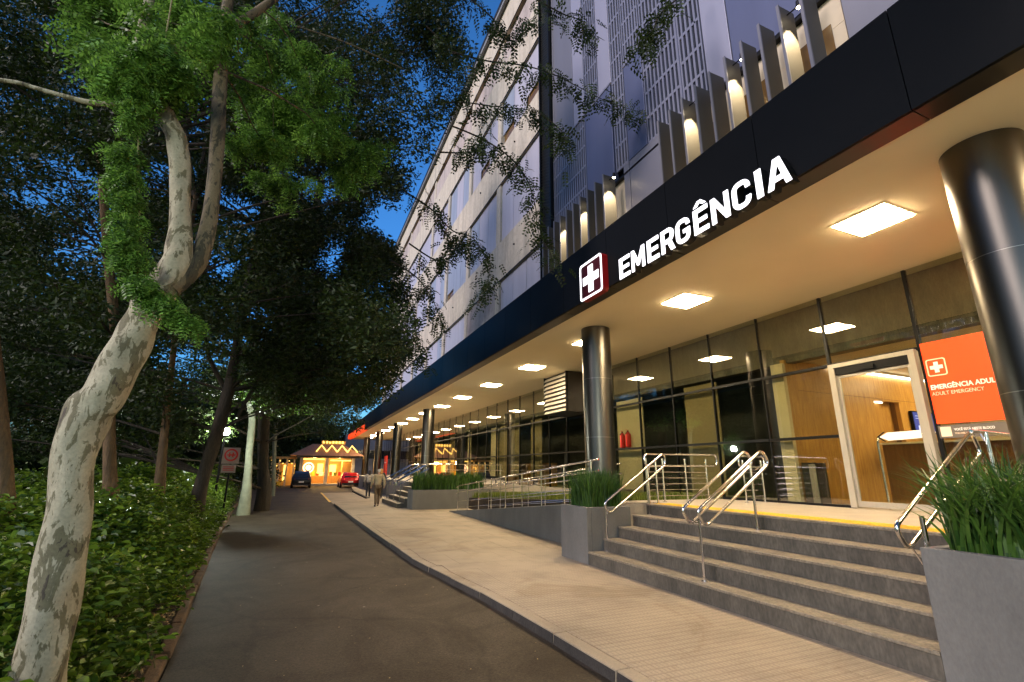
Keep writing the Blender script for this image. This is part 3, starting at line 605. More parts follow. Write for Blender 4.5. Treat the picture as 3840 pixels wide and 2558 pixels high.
BLOBS_D = [(-2.764, 16.057, 5.773, 0.51, 0.47, 0.42), (-2.031, 14.087, 12.472, 0.71, 0.59, 0.48), (-7.11, 15.197, 15.675, 0.52, 0.42, 0.32), (-4.788, 15.911, 2.438, 0.6, 0.52, 0.44), (-1.234, 14.711, 7.907, 0.78, 0.74, 0.69), (-3.903, 16.644, 11.254, 0.64, 0.53, 0.42), (-3.555, 12.983, 16.193, 0.8, 0.62, 0.45), (-1.364, 16.483, 13.545, 0.96, 0.75, 0.53), (-2.189, 12.526, 11.143, 0.83, 0.65, 0.46), (-8.109, 15.803, 11.05, 0.82, 0.7, 0.58), (-7.485, 14.356, 13.71, 0.55, 0.5, 0.46), (-2.969, 13.887, 2.482, 0.69, 0.64, 0.58), (-8.277, 16.593, 7.944, 0.59, 0.47, 0.34), (-7.615, 15.253, 10.201, 0.76, 0.64, 0.52), (1.063, 13.179, 7.259, 0.68, 0.58, 0.49), (-0.794, 16.329, 12.171, 0.8, 0.66, 0.51), (-3.843, 14.408, 3.128, 0.59, 0.47, 0.35), (-3.624, 15.053, 16.721, 0.56, 0.45, 0.34), (-8.074, 15.392, 12.21, 0.77, 0.65, 0.53), (-0.9, 13.805, 8.836, 0.79, 0.74, 0.69), (-9.853, 16.978, 15.944, 0.9, 0.78, 0.66), (-8.187, 16.612, 13.548, 0.79, 0.74, 0.7), (-5.883, 16.503, 3.705, 0.71, 0.56, 0.41), (-7.297, 15.637, 3.861, 0.61, 0.54, 0.48), (-3.697, 13.927, 15.22, 0.69, 0.63, 0.56), (-4.95, 15.169, 5.533, 0.66, 0.58, 0.51), (-4.213, 14.516, 3.761, 0.46, 0.37, 0.27), (-6.791, 14.82, 7.806, 0.51, 0.42, 0.32), (-4.739, 14.997, 7.991, 0.72, 0.68, 0.64), (-2.74, 13.331, 6.291, 0.67, 0.63, 0.6), (-7.598, 14.467, 14.559, 0.87, 0.72, 0.58), (-3.32, 13.82, 4.87, 0.48, 0.37, 0.27), (-3.3, 15.791, 11.048, 0.66, 0.57, 0.47), (-5.193, 14.352, 10.368, 0.72, 0.58, 0.45), (-11.275, 17.398, 13.493, 0.52, 0.45, 0.37), (-10.173, 16.732, 16.402, 0.61, 0.56, 0.51), (-2.737, 14.25, 2.731, 0.53, 0.49, 0.44), (-10.528, 15.852, 15.114, 0.84, 0.68, 0.52), (-5.341, 16.068, 3.889, 0.56, 0.5, 0.44), (-0.624, 13.845, 11.189, 0.61, 0.54, 0.48), (-9.907, 17.101, 9.23, 0.71, 0.56, 0.41), (-7.893, 13.814, 9.457, 0.44, 0.38, 0.33), (-0.219, 15.781, 11.931, 0.88, 0.71, 0.55), (-5.309, 16.962, 5.682, 0.58, 0.46, 0.34), (-3.064, 14.894, 18.458, 0.86, 0.74, 0.62), (-6.189, 15.983, 2.877, 0.72, 0.6, 0.47), (-5.022, 15.126, 2.491, 0.55, 0.46, 0.36), (-7.857, 14.315, 14.219, 0.78, 0.72, 0.65), (-0.984, 14.669, 4.473, 0.88, 0.69, 0.51), (-2.51, 14.458, 9.683, 0.7, 0.61, 0.51), (-6.116, 15.212, 10.906, 0.89, 0.83, 0.78), (-5.733, 14.584, 13.049, 0.87, 0.74, 0.61), (-5.315, 15.821, 11.364, 0.89, 0.78, 0.67), (-7.582, 17.18, 3.476, 0.75, 0.62, 0.49), (-7.538, 14.564, 3.662, 0.51, 0.44, 0.37), (-4.207, 15.918, 7.306, 0.66, 0.52, 0.39), (-9.327, 17.043, 9.77, 0.85, 0.67, 0.49), (-5.699, 14.994, 9.875, 0.83, 0.68, 0.52), (-6.262, 15.695, 16.445, 0.54, 0.51, 0.48), (-1.311, 16.05, 16.274, 0.92, 0.74, 0.56), (-0.006, 14.474, 11.682, 0.85, 0.75, 0.65), (-6.326, 17.44, 19.2, 1.02, 0.87, 0.73), (-5.006, 16.603, 16.051, 0.72, 0.65, 0.58), (-3.163, 14.337, 16.052, 0.97, 0.83, 0.69), (-2.464, 17.405, 4.127, 0.75, 0.69, 0.63), (-9.311, 17.134, 16.441, 0.76, 0.63, 0.5), (-5.246, 14.806, 8.921, 0.56, 0.51, 0.45), (-0.767, 12.733, 14.175, 0.64, 0.54, 0.44), (-7.189, 16.643, 2.537, 0.5, 0.48, 0.45), (-6.428, 14.129, 6.933, 0.49, 0.4, 0.31), (-5.68, 14.059, 4.628, 0.74, 0.69, 0.63), (-0.701, 14.529, 16.53, 0.94, 0.83, 0.72), (-8.721, 15.498, 14.065, 0.84, 0.67, 0.51), (-11.766, 17.423, 15.753, 0.64, 0.55, 0.46), (-8.255, 14.219, 14.74, 0.6, 0.57, 0.53), (-6.21, 14.828, 13.412, 0.61, 0.55, 0.49), (-1.928, 16.826, 7.481, 0.76, 0.65, 0.53), (-7.028, 13.756, 7.563, 0.5, 0.46, 0.43), (-5.43, 13.683, 16.029, 0.51, 0.46, 0.41), (-7.119, 15.509, 14.911, 0.54, 0.51, 0.48), (0.514, 15.566, 10.29, 0.6, 0.54, 0.47), (-3.821, 14.726, 5.693, 0.61, 0.52, 0.43), (-6.315, 16.795, 18.812, 0.94, 0.79, 0.64), (-1.895, 16.733, 7.816, 0.57, 0.52, 0.47), (-3.771, 14.037, 10.474, 0.67, 0.54, 0.42), (-4.823, 16.583, 7.173, 0.87, 0.7, 0.54), (-5.527, 16.656, 3.895, 0.5, 0.41, 0.31), (-7.856, 16.011, 2.451, 0.72, 0.6, 0.47), (-6.405, 13.881, 3.022, 0.68, 0.56, 0.43), (0.714, 14.255, 4.523, 0.58, 0.47, 0.35), (-6.919, 15.486, 3.064, 0.63, 0.55, 0.48), (-7.478, 14.906, 14.253, 0.49, 0.46, 0.42), (-6.637, 15.972, 3.799, 0.61, 0.56, 0.51), (-3.324, 13.419, 8.36, 0.65, 0.59, 0.52), (-7.317, 14.488, 14.72, 0.84, 0.78, 0.71), (-4.355, 16.032, 9.112, 0.55, 0.5, 0.45), (1.432, 14.046, 3.958, 0.4, 0.37, 0.34), (-4.284, 14.246, 10.271, 0.78, 0.64, 0.51), (-5.461, 17.32, 5.378, 0.59, 0.46, 0.34), (-8.45, 15.209, 10.248, 0.58, 0.54, 0.51), (-1.549, 15.924, 10.94, 0.84, 0.74, 0.64), (-3.189, 13.895, 8.241, 0.82, 0.66, 0.5), (-3.269, 15.916, 13.756, 0.94, 0.84, 0.74), (-8.291, 13.866, 8.087, 0.41, 0.38, 0.34), (-6.425, 15.503, 12.169, 0.74, 0.64, 0.53), (-6.5, 14.635, 15.581, 0.67, 0.58, 0.49), (-6.151, 15.614, 5.638, 0.46, 0.41, 0.37), (-2.852, 13.144, 14.093, 0.84, 0.66, 0.48), (-0.174, 14.451, 4.109, 0.64, 0.54, 0.45), (-4.395, 14.842, 14.238, 0.74, 0.7, 0.66), (-2.918, 15.715, 10.859, 0.76, 0.63, 0.5), (-2.484, 15.785, 10.777, 0.88, 0.84, 0.79), (-2.595, 14.306, 15.922, 0.68, 0.64, 0.6), (-7.839, 13.854, 6.58, 0.41, 0.35, 0.28), (-8.58, 15.732, 12.55, 0.58, 0.54, 0.5), (-2.352, 15.535, 8.895, 0.58, 0.48, 0.37), (-1.507, 16.058, 16.252, 1.1, 0.93, 0.76), (-7.117, 15.529, 5.574, 0.77, 0.59, 0.42), (-5.312, 15.256, 5.632, 0.73, 0.67, 0.62), (-6.49, 14.377, 2.196, 0.53, 0.42, 0.31), (-5.438, 16.53, 9.576, 0.62, 0.56, 0.5), (-7.781, 13.74, 14.231, 0.67, 0.59, 0.51), (1.12, 15.508, 8.128, 0.7, 0.62, 0.54), (-1.111, 13.889, 7.704, 0.82, 0.67, 0.51), (-3.582, 15.556, 18.076, 0.58, 0.54, 0.49), (-1.582, 14.028, 8.738, 0.67, 0.54, 0.42), (-6.975, 17.347, 13.305, 0.72, 0.68, 0.65), (-1.247, 16.244, 16.973, 0.92, 0.79, 0.66), (-2.026, 14.328, 17.027, 0.65, 0.57, 0.49), (-6.414, 14.07, 9.682, 0.55, 0.49, 0.43), (-4.854, 13.88, 2.924, 0.42, 0.34, 0.25), (-6.37, 16.759, 3.464, 0.8, 0.75, 0.71), (-4.301, 15.361, 9.613, 0.79, 0.61, 0.44), (-3.442, 17.143, 15.506, 0.85, 0.7, 0.55), (-2.501, 13.873, 17.683, 0.78, 0.7, 0.61), (-7.741, 14.027, 7.345, 0.46, 0.38, 0.3), (-2.432, 15.832, 6.809, 0.87, 0.81, 0.74), (-6.451, 14.55, 12.836, 0.73, 0.61, 0.49), (-0.813, 16.344, 9.863, 0.65, 0.59, 0.54), (-6.327, 14.605, 2.936, 0.45, 0.4, 0.34), (-3.68, 15.276, 5.476, 0.64, 0.53, 0.42), (-6.548, 14.424, 4.405, 0.67, 0.55, 0.44), (0.727, 13.669, 9.306, 0.59, 0.52, 0.46), (0.93, 11.025, 3.768, 0.56, 0.48, 0.39), (-0.408, 15.039, 5.664, 0.7, 0.59, 0.49), (-0.755, 13.497, 7.5, 0.64, 0.54, 0.45), (-0.196, 14.553, 9.019, 0.66, 0.56, 0.46), (0.285, 12.157, 5.493, 0.54, 0.46, 0.38), (1.298, 13.005, 6.942, 0.43, 0.36, 0.3), (1.193, 11.428, 4.199, 0.38, 0.32, 0.26), (0.712, 14.488, 6.207, 0.74, 0.63, 0.52), (0.327, 13.951, 5.539, 0.45, 0.39, 0.32), (0.625, 11.989, 3.446, 0.62, 0.52, 0.43), (1.31, 13.129, 7.792, 0.72, 0.61, 0.5), (-1.052, 15.251, 5.483, 0.75, 0.64, 0.52), (0.933, 12.515, 4.721, 0.54, 0.46, 0.38), (-0.947, 14.251, 4.717, 0.63, 0.53, 0.44), (1.613, 11.399, 3.927, 0.54, 0.46, 0.38), (1.194, 16.445, 4.394, 0.54, 0.46, 0.38), (-0.367, 14.364, 3.517, 0.56, 0.48, 0.39), (-1.551, 16.372, 9.609, 0.7, 0.6, 0.49), (-1.244, 12.016, 4.708, 0.45, 0.38, 0.31), (-1.571, 12.448, 5.692, 0.61, 0.52, 0.43), (-0.12, 15.423, 4.379, 0.57, 0.48, 0.4), (-0.594, 13.692, 8.685, 0.68, 0.58, 0.47), (-0.793, 13.656, 3.635, 0.59, 0.5, 0.41), (1.16, 16.187, 9.391, 0.78, 0.66, 0.55), (-1.087, 16.071, 9.433, 0.72, 0.61, 0.51), (0.45, 13.017, 3.508, 0.53, 0.45, 0.37), (-0.094, 15.547, 9.194, 0.66, 0.57, 0.47), (1.645, 16.68, 4.11, 0.63, 0.53, 0.44), (-1.149, 12.5, 6.814, 0.48, 0.41, 0.34), (1.851, 15.506, 8.295, 0.72, 0.61, 0.5), (1.733, 16.123, 8.943, 0.75, 0.64, 0.53), (0.588, 13.711, 8.943, 0.66, 0.56, 0.46), (-1.78, 16.868, 7.348, 0.64, 0.55, 0.45), (1.637, 13.792, 4.129, 0.67, 0.57, 0.47), (1.837, 16.913, 6.729, 0.76, 0.65, 0.54), (1.467, 13.71, 5.122, 0.64, 0.54, 0.45), (2.543, 16.043, 7.606, 0.55, 0.47, 0.39), (-0.826, 13.34, 7.23, 0.5, 0.43, 0.35), (-0.668, 14.599, 6.17, 0.68, 0.58, 0.48), (-0.226, 11.672, 4.57, 0.55, 0.47, 0.38), (0.529, 13.182, 8.242, 0.44, 0.38, 0.31), (-0.523, 16.866, 4.449, 0.78, 0.66, 0.54), (0.772, 12.756, 7.098, 0.55, 0.47, 0.38), (-1.21, 15.99, 9.375, 0.76, 0.64, 0.53), (-0.475, 11.748, 5.248, 0.51, 0.43, 0.36), (-0.993, 12.453, 6.9, 0.63, 0.54, 0.44), (-0.056, 15.608, 6.408, 0.73, 0.62, 0.51), (-1.381, 11.384, 7.002, 0.45, 0.39, 0.32), (-0.869, 13.292, 5.698, 0.57, 0.48, 0.4), (-0.969, 12.936, 4.324, 0.62, 0.53, 0.43), (1.198, 16.323, 4.203, 0.67, 0.57, 0.47), (-1.308, 16.09, 8.768, 0.52, 0.44, 0.36), (1.601, 12.509, 5.052, 0.57, 0.48, 0.4), (0.173, 15.55, 4.69, 0.71, 0.6, 0.5), (0.858, 11.111, 5.148, 0.44, 0.38, 0.31), (-1.353, 14.058, 7.862, 0.48, 0.41, 0.33), (-0.602, 12.343, 5.638, 0.53, 0.45, 0.37), (1.288, 12.326, 4.26, 0.41, 0.35, 0.29), (2.089, 15.34, 4.629, 0.49, 0.42, 0.35), (1.865, 15.052, 5.719, 0.5, 0.43, 0.35), (-1.019, 13.875, 7.904, 0.68, 0.58, 0.48), (0.476, 11.722, 5.657, 0.6, 0.51, 0.42), (0.646, 12.676, 6.527, 0.55, 0.46, 0.38), (1.067, 13.654, 8.003, 0.62, 0.53, 0.43), (-0.806, 13.278, 4.321, 0.66, 0.56, 0.46), (-0.737, 11.19, 7.037, 0.48, 0.41, 0.33), (-0.958, 12.736, 7.398, 0.56, 0.48, 0.39), (0.837, 13.57, 7.578, 0.45, 0.38, 0.31), (0.724, 12.197, 4.551, 0.44, 0.38, 0.31), (1.383, 12.367, 4.672, 0.67, 0.57, 0.47), (1.424, 14.21, 5.066, 0.76, 0.64, 0.53), (-1.358, 13.094, 8.179, 0.44, 0.38, 0.31), (2.398, 15.763, 6.904, 0.66, 0.56, 0.46), (1.954, 12.724, 4.568, 0.53, 0.45, 0.37), (2.154, 16.724, 8.806, 0.64, 0.55, 0.45), (1.786, 14.617, 8.065, 0.78, 0.66, 0.54), (-0.097, 12.127, 5.995, 0.48, 0.41, 0.34), (-1.847, 15.481, 7.498, 0.47, 0.4, 0.33), (-0.977, 15.499, 7.844, 0.55, 0.46, 0.38), (1.168, 12.004, 7.318, 0.62, 0.53, 0.43), (0.836, 16.197, 4.166, 0.61, 0.52, 0.43), (-0.921, 12.923, 4.927, 0.59, 0.5, 0.41), (-0.165, 16.344, 5.531, 0.52, 0.44, 0.37), (0.559, 11.463, 4.678, 0.37, 0.31, 0.26), (2.045, 13.73, 5.058, 0.58, 0.5, 0.41), (2.176, 16.062, 7.467, 0.8, 0.68, 0.56), (-1.488, 16.201, 7.114, 0.68, 0.58, 0.48), (1.143, 15.739, 8.935, 0.69, 0.59, 0.48), (-0.256, 15.533, 7.778, 0.62, 0.52, 0.43), (-0.421, 14.663, 3.452, 0.49, 0.42, 0.34), (-0.566, 13.85, 7.95, 0.56, 0.47, 0.39), (-1.092, 16.133, 3.93, 0.71, 0.6, 0.49)]
BLOBS_F = [(-11.838, 18.05, 17.957, 0.62, 0.51, 0.39), (0.514, 22.974, 4.841, 0.82, 0.75, 0.68), (-2.649, 18.85, 9.69, 0.9, 0.84, 0.79), (-2.208, 18.328, 19.438, 1.19, 1.11, 1.03), (-8.941, 18.247, 18.605, 1.03, 0.82, 0.6), (-10.075, 19.56, 6.884, 0.56, 0.48, 0.4), (-7.273, 18.002, 13.094, 0.72, 0.67, 0.61), (-11.546, 19.319, 19.946, 0.97, 0.92, 0.87), (-4.269, 19.269, 13.237, 0.89, 0.74, 0.59), (-7.595, 21.17, 4.344, 0.64, 0.52, 0.4), (-3.232, 21.292, 5.597, 1.0, 0.92, 0.83), (-10.442, 18.098, 18.56, 0.58, 0.54, 0.49), (-0.474, 18.528, 4.946, 0.93, 0.72, 0.52), (0.526, 16.582, 10.789, 0.63, 0.57, 0.51), (-2.611, 18.015, 11.714, 0.98, 0.85, 0.73), (-3.841, 18.28, 6.622, 0.69, 0.63, 0.56), (0.795, 17.05, 16.818, 1.19, 1.06, 0.93), (0.362, 16.876, 10.248, 0.76, 0.62, 0.49), (-4.632, 17.561, 3.843, 0.57, 0.52, 0.47), (0.746, 18.695, 5.478, 0.64, 0.54, 0.44), (-0.258, 17.638, 23.414, 1.24, 1.16, 1.09), (-1.519, 18.32, 16.175, 0.89, 0.78, 0.67), (-1.463, 17.245, 23.062, 1.06, 0.91, 0.77), (-0.344, 17.68, 14.998, 1.13, 1.04, 0.96), (-8.343, 22.421, 4.821, 0.89, 0.76, 0.63), (-12.506, 19.607, 14.639, 0.59, 0.51, 0.44), (-5.316, 21.252, 6.091, 0.78, 0.63, 0.48), (-10.113, 17.906, 17.235, 0.57, 0.44, 0.32), (-1.809, 18.009, 5.112, 0.73, 0.66, 0.59), (-4.09, 19.377, 13.247, 1.04, 0.98, 0.92), (-4.79, 23.965, 6.969, 1.05, 0.87, 0.69), (-2.978, 16.942, 20.781, 0.78, 0.66, 0.55), (-3.924, 18.232, 13.84, 0.71, 0.61, 0.51), (-7.801, 17.68, 14.519, 0.53, 0.42, 0.31), (0.577, 19.751, 13.664, 1.09, 1.03, 0.97), (-1.681, 18.951, 8.036, 0.96, 0.79, 0.61), (-7.921, 17.474, 5.244, 0.63, 0.58, 0.53), (-4.402, 19.143, 7.853, 0.91, 0.8, 0.69), (-6.92, 18.939, 6.587, 0.53, 0.47, 0.41), (-6.222, 18.748, 10.248, 0.96, 0.85, 0.75), (-11.01, 19.762, 14.947, 0.55, 0.45, 0.35), (-8.07, 22.771, 2.756, 0.58, 0.55, 0.52), (-9.658, 17.872, 15.032, 0.9, 0.7, 0.51), (-11.675, 19.272, 15.479, 0.95, 0.9, 0.85), (-8.852, 19.41, 13.2, 0.75, 0.67, 0.59), (-4.492, 18.499, 10.196, 1.01, 0.87, 0.74), (-0.284, 18.254, 23.268, 0.93, 0.88, 0.83), (0.808, 22.87, 6.022, 0.86, 0.77, 0.68), (-5.676, 17.869, 2.186, 0.53, 0.43, 0.34), (-8.596, 21.696, 4.176, 0.89, 0.71, 0.53), (-3.686, 18.784, 16.523, 0.97, 0.79, 0.61), (0.787, 20.146, 3.985, 0.67, 0.54, 0.42), (-4.482, 18.444, 13.53, 0.94, 0.81, 0.68), (-1.127, 17.651, 12.783, 0.72, 0.63, 0.54), (-10.022, 21.47, 5.243, 0.66, 0.59, 0.52), (-8.275, 17.533, 18.119, 0.78, 0.62, 0.46), (-5.035, 18.604, 16.164, 0.87, 0.73, 0.58), (-7.377, 22.994, 3.016, 0.65, 0.58, 0.51), (0.612, 17.215, 12.777, 0.86, 0.69, 0.51), (-8.529, 22.262, 2.293, 0.56, 0.51, 0.46), (0.763, 19.799, 6.118, 1.04, 0.9, 0.77), (-3.131, 20.162, 3.13, 0.86, 0.76, 0.66), (-3.107, 19.506, 13.96, 0.82, 0.67, 0.52), (0.48, 18.185, 16.824, 0.69, 0.59, 0.5), (-0.545, 23.073, 4.773, 0.97, 0.81, 0.65), (-3.271, 17.779, 6.06, 0.67, 0.56, 0.45), (-3.129, 18.596, 17.586, 0.62, 0.55, 0.48), (-10.085, 23.881, 5.25, 0.85, 0.72, 0.59), (-2.194, 16.645, 16.512, 0.87, 0.73, 0.59), (-9.747, 19.345, 8.686, 0.75, 0.66, 0.56), (1.174, 17.06, 12.051, 0.81, 0.7, 0.59), (-8.757, 20.88, 4.276, 0.51, 0.47, 0.42), (-7.325, 22.662, 5.53, 0.71, 0.56, 0.41), (-5.514, 17.907, 5.655, 0.72, 0.64, 0.56), (-7.747, 19.902, 12.759, 1.0, 0.78, 0.55), (-9.082, 17.515, 14.203, 0.59, 0.47, 0.36), (-0.269, 19.729, 21.578, 0.97, 0.91, 0.84), (-10.408, 21.689, 4.088, 0.61, 0.48, 0.35), (-2.361, 18.713, 6.583, 0.64, 0.6, 0.55), (-0.96, 19.139, 23.056, 0.71, 0.67, 0.63), (-8.811, 23.407, 5.447, 0.73, 0.66, 0.58), (-7.559, 22.489, 5.109, 0.79, 0.62, 0.45), (-1.266, 20.291, 4.839, 0.74, 0.61, 0.48), (-4.424, 18.909, 7.87, 0.89, 0.82, 0.75), (-7.924, 20.173, 2.317, 0.7, 0.59, 0.48), (-5.356, 19.822, 10.033, 0.8, 0.73, 0.66), (-8.396, 22.262, 4.9, 0.57, 0.46, 0.34), (-3.277, 17.453, 15.062, 0.62, 0.54, 0.47), (-12.253, 19.829, 14.474, 0.53, 0.49, 0.45), (-9.379, 22.595, 4.903, 0.86, 0.72, 0.58), (-8.208, 18.482, 18.335, 0.78, 0.65, 0.52), (-9.836, 18.487, 14.782, 0.57, 0.5, 0.42), (-4.046, 18.947, 16.946, 0.71, 0.57, 0.43), (-8.59, 19.786, 2.27, 0.57, 0.46, 0.35), (-7.023, 22.859, 5.212, 0.67, 0.62, 0.58), (-8.376, 17.889, 3.972, 0.65, 0.59, 0.52), (-7.21, 22.017, 6.281, 0.67, 0.59, 0.51), (3.008, 23.252, 7.601, 0.8, 0.65, 0.49), (-10.216, 19.399, 12.101, 0.87, 0.83, 0.78), (-0.324, 19.43, 7.194, 0.86, 0.73, 0.6), (2.216, 19.695, 10.58, 1.1, 0.94, 0.77), (-1.82, 19.674, 5.606, 0.86, 0.73, 0.6), (1.241, 17.501, 4.691, 0.67, 0.57, 0.47), (-1.013, 20.275, 6.037, 0.97, 0.83, 0.68), (-0.004, 19.114, 5.78, 0.73, 0.62, 0.51), (-1.002, 18.317, 10.245, 0.66, 0.56, 0.46), (-0.009, 17.662, 7.415, 0.71, 0.6, 0.49), (-0.986, 18.518, 3.862, 0.74, 0.63, 0.52), (0.914, 18.823, 7.639, 0.94, 0.8, 0.66), (2.127, 20.018, 4.572, 0.73, 0.62, 0.51), (2.504, 19.64, 6.553, 0.99, 0.85, 0.7), (2.893, 18.907, 6.587, 0.82, 0.7, 0.57), (0.64, 20.94, 7.284, 0.97, 0.83, 0.68), (-2.468, 20.522, 8.516, 0.98, 0.83, 0.69), (-0.891, 17.275, 6.991, 0.88, 0.75, 0.62), (-0.136, 20.864, 5.872, 1.06, 0.9, 0.74), (-1.561, 20.494, 9.488, 0.66, 0.56, 0.47), (-0.48, 19.841, 12.254, 1.1, 0.94, 0.77), (1.748, 19.96, 8.936, 0.79, 0.67, 0.56), (0.664, 17.034, 6.835, 0.6, 0.51, 0.42), (0.491, 17.953, 8.13, 0.92, 0.78, 0.64), (-0.205, 18.325, 6.113, 0.84, 0.71, 0.59), (-0.556, 18.579, 10.622, 0.87, 0.74, 0.61), (-1.661, 18.817, 5.995, 0.6, 0.51, 0.42), (-0.615, 17.743, 9.573, 0.82, 0.69, 0.57), (1.596, 19.969, 7.129, 0.97, 0.83, 0.68), (0.224, 17.648, 5.478, 0.67, 0.57, 0.47), (-1.656, 18.18, 8.506, 0.85, 0.72, 0.59), (0.312, 19.61, 5.71, 0.62, 0.52, 0.43), (2.19, 18.74, 9.593, 0.78, 0.67, 0.55), (-0.701, 18.002, 8.175, 0.68, 0.58, 0.48), (0.792, 18.945, 7.434, 0.79, 0.68, 0.56), (2.452, 17.363, 6.906, 0.94, 0.8, 0.66), (-2.117, 18.219, 8.321, 0.65, 0.55, 0.45), (-1.702, 20.534, 12.77, 0.76, 0.64, 0.53), (0.704, 20.19, 7.661, 0.96, 0.82, 0.67), (-1.209, 17.564, 9.168, 0.81, 0.69, 0.57), (3.725, 20.542, 6.711, 0.72, 0.61, 0.51), (1.224, 20.349, 11.347, 0.91, 0.77, 0.64), (1.39, 17.777, 8.929, 0.92, 0.78, 0.64), (2.523, 17.065, 8.246, 0.62, 0.52, 0.43), (-1.74, 20.208, 9.05, 0.82, 0.7, 0.57), (-0.58, 17.812, 9.069, 0.74, 0.63, 0.52), (3.002, 19.322, 6.6, 0.82, 0.69, 0.57), (-0.357, 20.876, 9.022, 1.09, 0.92, 0.76), (-2.208, 18.092, 8.401, 0.69, 0.59, 0.48), (0.663, 17.687, 5.241, 0.75, 0.64, 0.52), (0.15, 20.826, 7.217, 1.02, 0.87, 0.71), (0.269, 18.253, 8.329, 0.75, 0.64, 0.52), (2.518, 20.221, 4.941, 0.99, 0.84, 0.69), (1.956, 18.8, 10.398, 0.93, 0.79, 0.65), (-1.512, 18.87, 9.956, 0.9, 0.76, 0.63), (-2.317, 19.918, 12.588, 0.99, 0.84, 0.69), (-0.852, 20.771, 6.266, 0.81, 0.69, 0.57), (-1.769, 20.593, 5.537, 0.83, 0.71, 0.58), (-0.466, 19.193, 7.396, 0.71, 0.61, 0.5), (-0.845, 20.125, 6.631, 0.7, 0.6, 0.49), (-1.038, 26.0, 4.681, 0.96, 0.82, 0.67), (0.392, 26.0, 4.331, 0.87, 0.74, 0.61), (1.836, 26.0, 4.408, 0.78, 0.66, 0.55), (2.863, 26.0, 5.031, 0.73, 0.62, 0.51), (-0.317, 26.0, 3.548, 0.75, 0.64, 0.52), (1.297, 26.0, 3.505, 0.61, 0.52, 0.43), (-1.492, 26.0, 3.708, 0.84, 0.71, 0.59), (2.527, 26.0, 3.885, 0.49, 0.42, 0.35)]
SPRIGS = [[(1.895, 7.5, 9.664), (2.625, 7.48, 9.734), (3.399, 7.46, 9.923), (4.117, 7.44, 9.966), (4.869, 7.42, 9.834), (5.54, 7.4, 9.714), (6.498, 7.38, 9.74)], [(1.826, 8.5, 9.207), (2.394, 8.48, 9.453), (3.207, 8.46, 9.613), (3.849, 8.44, 9.767), (4.291, 8.42, 9.761)], [(2.099, 8.0, 8.371), (2.751, 7.98, 8.256), (3.332, 7.96, 8.0), (3.726, 7.94, 7.576), (3.916, 7.92, 6.995), (4.002, 7.9, 6.305), (4.436, 7.88, 5.799)], [(1.403, 9.0, 7.275), (1.97, 8.98, 6.993), (2.46, 8.96, 6.581), (2.947, 8.94, 6.471), (3.306, 8.92, 5.816), (3.074, 8.9, 4.982)], [(1.39, 10.0, 6.107), (1.988, 9.98, 5.789), (2.41, 9.96, 5.225), (2.579, 9.94, 4.731)], [(1.696, 10.5, 5.827), (2.039, 10.48, 5.126), (2.178, 10.46, 4.41), (2.346, 10.44, 4.017)], [(6.003, 5.2, 10.782), (5.14, 5.18, 9.699), (4.88, 5.16, 9.162), (4.453, 5.14, 8.669)], [(2.149, 8.0, 11.934), (2.877, 7.98, 11.518), (3.194, 7.96, 11.023), (3.615, 7.94, 11.567), (4.059, 7.92, 12.143)], [(3.275, 7.2, 11.587), (4.219, 7.18, 11.42), (4.766, 7.16, 11.41), (4.849, 7.14, 10.936)], [(1.616, 9.0, 11.75), (2.38, 8.98, 11.164), (2.669, 8.96, 10.501)], [(1.657, 9.5, 6.356), (2.34, 9.48, 6.07), (2.611, 9.46, 6.536), (3.225, 9.44, 6.438)], [(1.978, 8.5, 8.062), (2.635, 8.48, 8.249), (3.02, 8.46, 8.575)], [(0.72, 12.0, 3.225), (1.399, 11.98, 3.479), (1.868, 11.96, 4.17), (2.159, 11.94, 4.649)], [(3.72, 7.3, 8.704), (4.21, 7.28, 8.431), (4.294, 7.26, 8.129)]]

# ------------------------------------------------------------------ ground, road, sidewalk
KERB_R = [(2.73, -10), (2.72, 2.5), (2.71, 3.7), (2.69, 4.5), (2.64, 5.6), (2.55, 7.0), (2.36, 8.6), (2.22, 10.0), (2.12, 13.4), (1.98, 19.0), (1.83, 26.3)]
KERB_L = [(-0.50, -10), (-0.70, 2.0), (-0.865, 5.4), (-1.02, 7.4), (-1.29, 10.5), (-1.73, 15.8), (-2.35, 25.0), (-2.99, 39.2), (-3.2, 60.0)]
struct('ground', MB().quad((-150, -60, -0.13), (150, -60, -0.13), (150, 260, -0.13), (-150, 260, -0.13)), M['soil'])
def strip(tabL, tabR, z, y0, y1, step=1.0):
    mb = MB(); y = y0
    while y < y1 - 1e-6:
        yn = min(y + step, y1)
        mb.quad((loft_interp(tabL, y), y, z), (loft_interp(tabR, y), y, z), (loft_interp(tabR, yn), yn, z), (loft_interp(tabL, yn), yn, z))
        y = yn
    return mb
RR = KERB_R + [(1.95, 27.2), (3.0, 28.6), (3.96, 30.45), (4.1, 41), (4.6, 48), (9, 49), (9, 75)]
LL = KERB_L[:-1] + [(-3.05, 44), (-6, 46), (-6, 75)]
road = struct('road', strip(LL, RR, -0.10, -10, 75, 0.5), M['asphalt'])
apron = struct('driveway_apron', strip([(1.86, 27.0), (1.86, 39.9)], RR[11:], -0.096, 27.2, 39.9, 0.4), M['pave_plain'])
ym = MB()
for i in range(6):
    ya = 28.9 + i * 1.85
    ym.quad((1.74, ya, -0.092), (1.86, ya, -0.092), (1.86, ya + 1.8, -0.092), (1.74, ya + 1.8, -0.092))
struct('yellow_road_line', ym, M['yellow'])
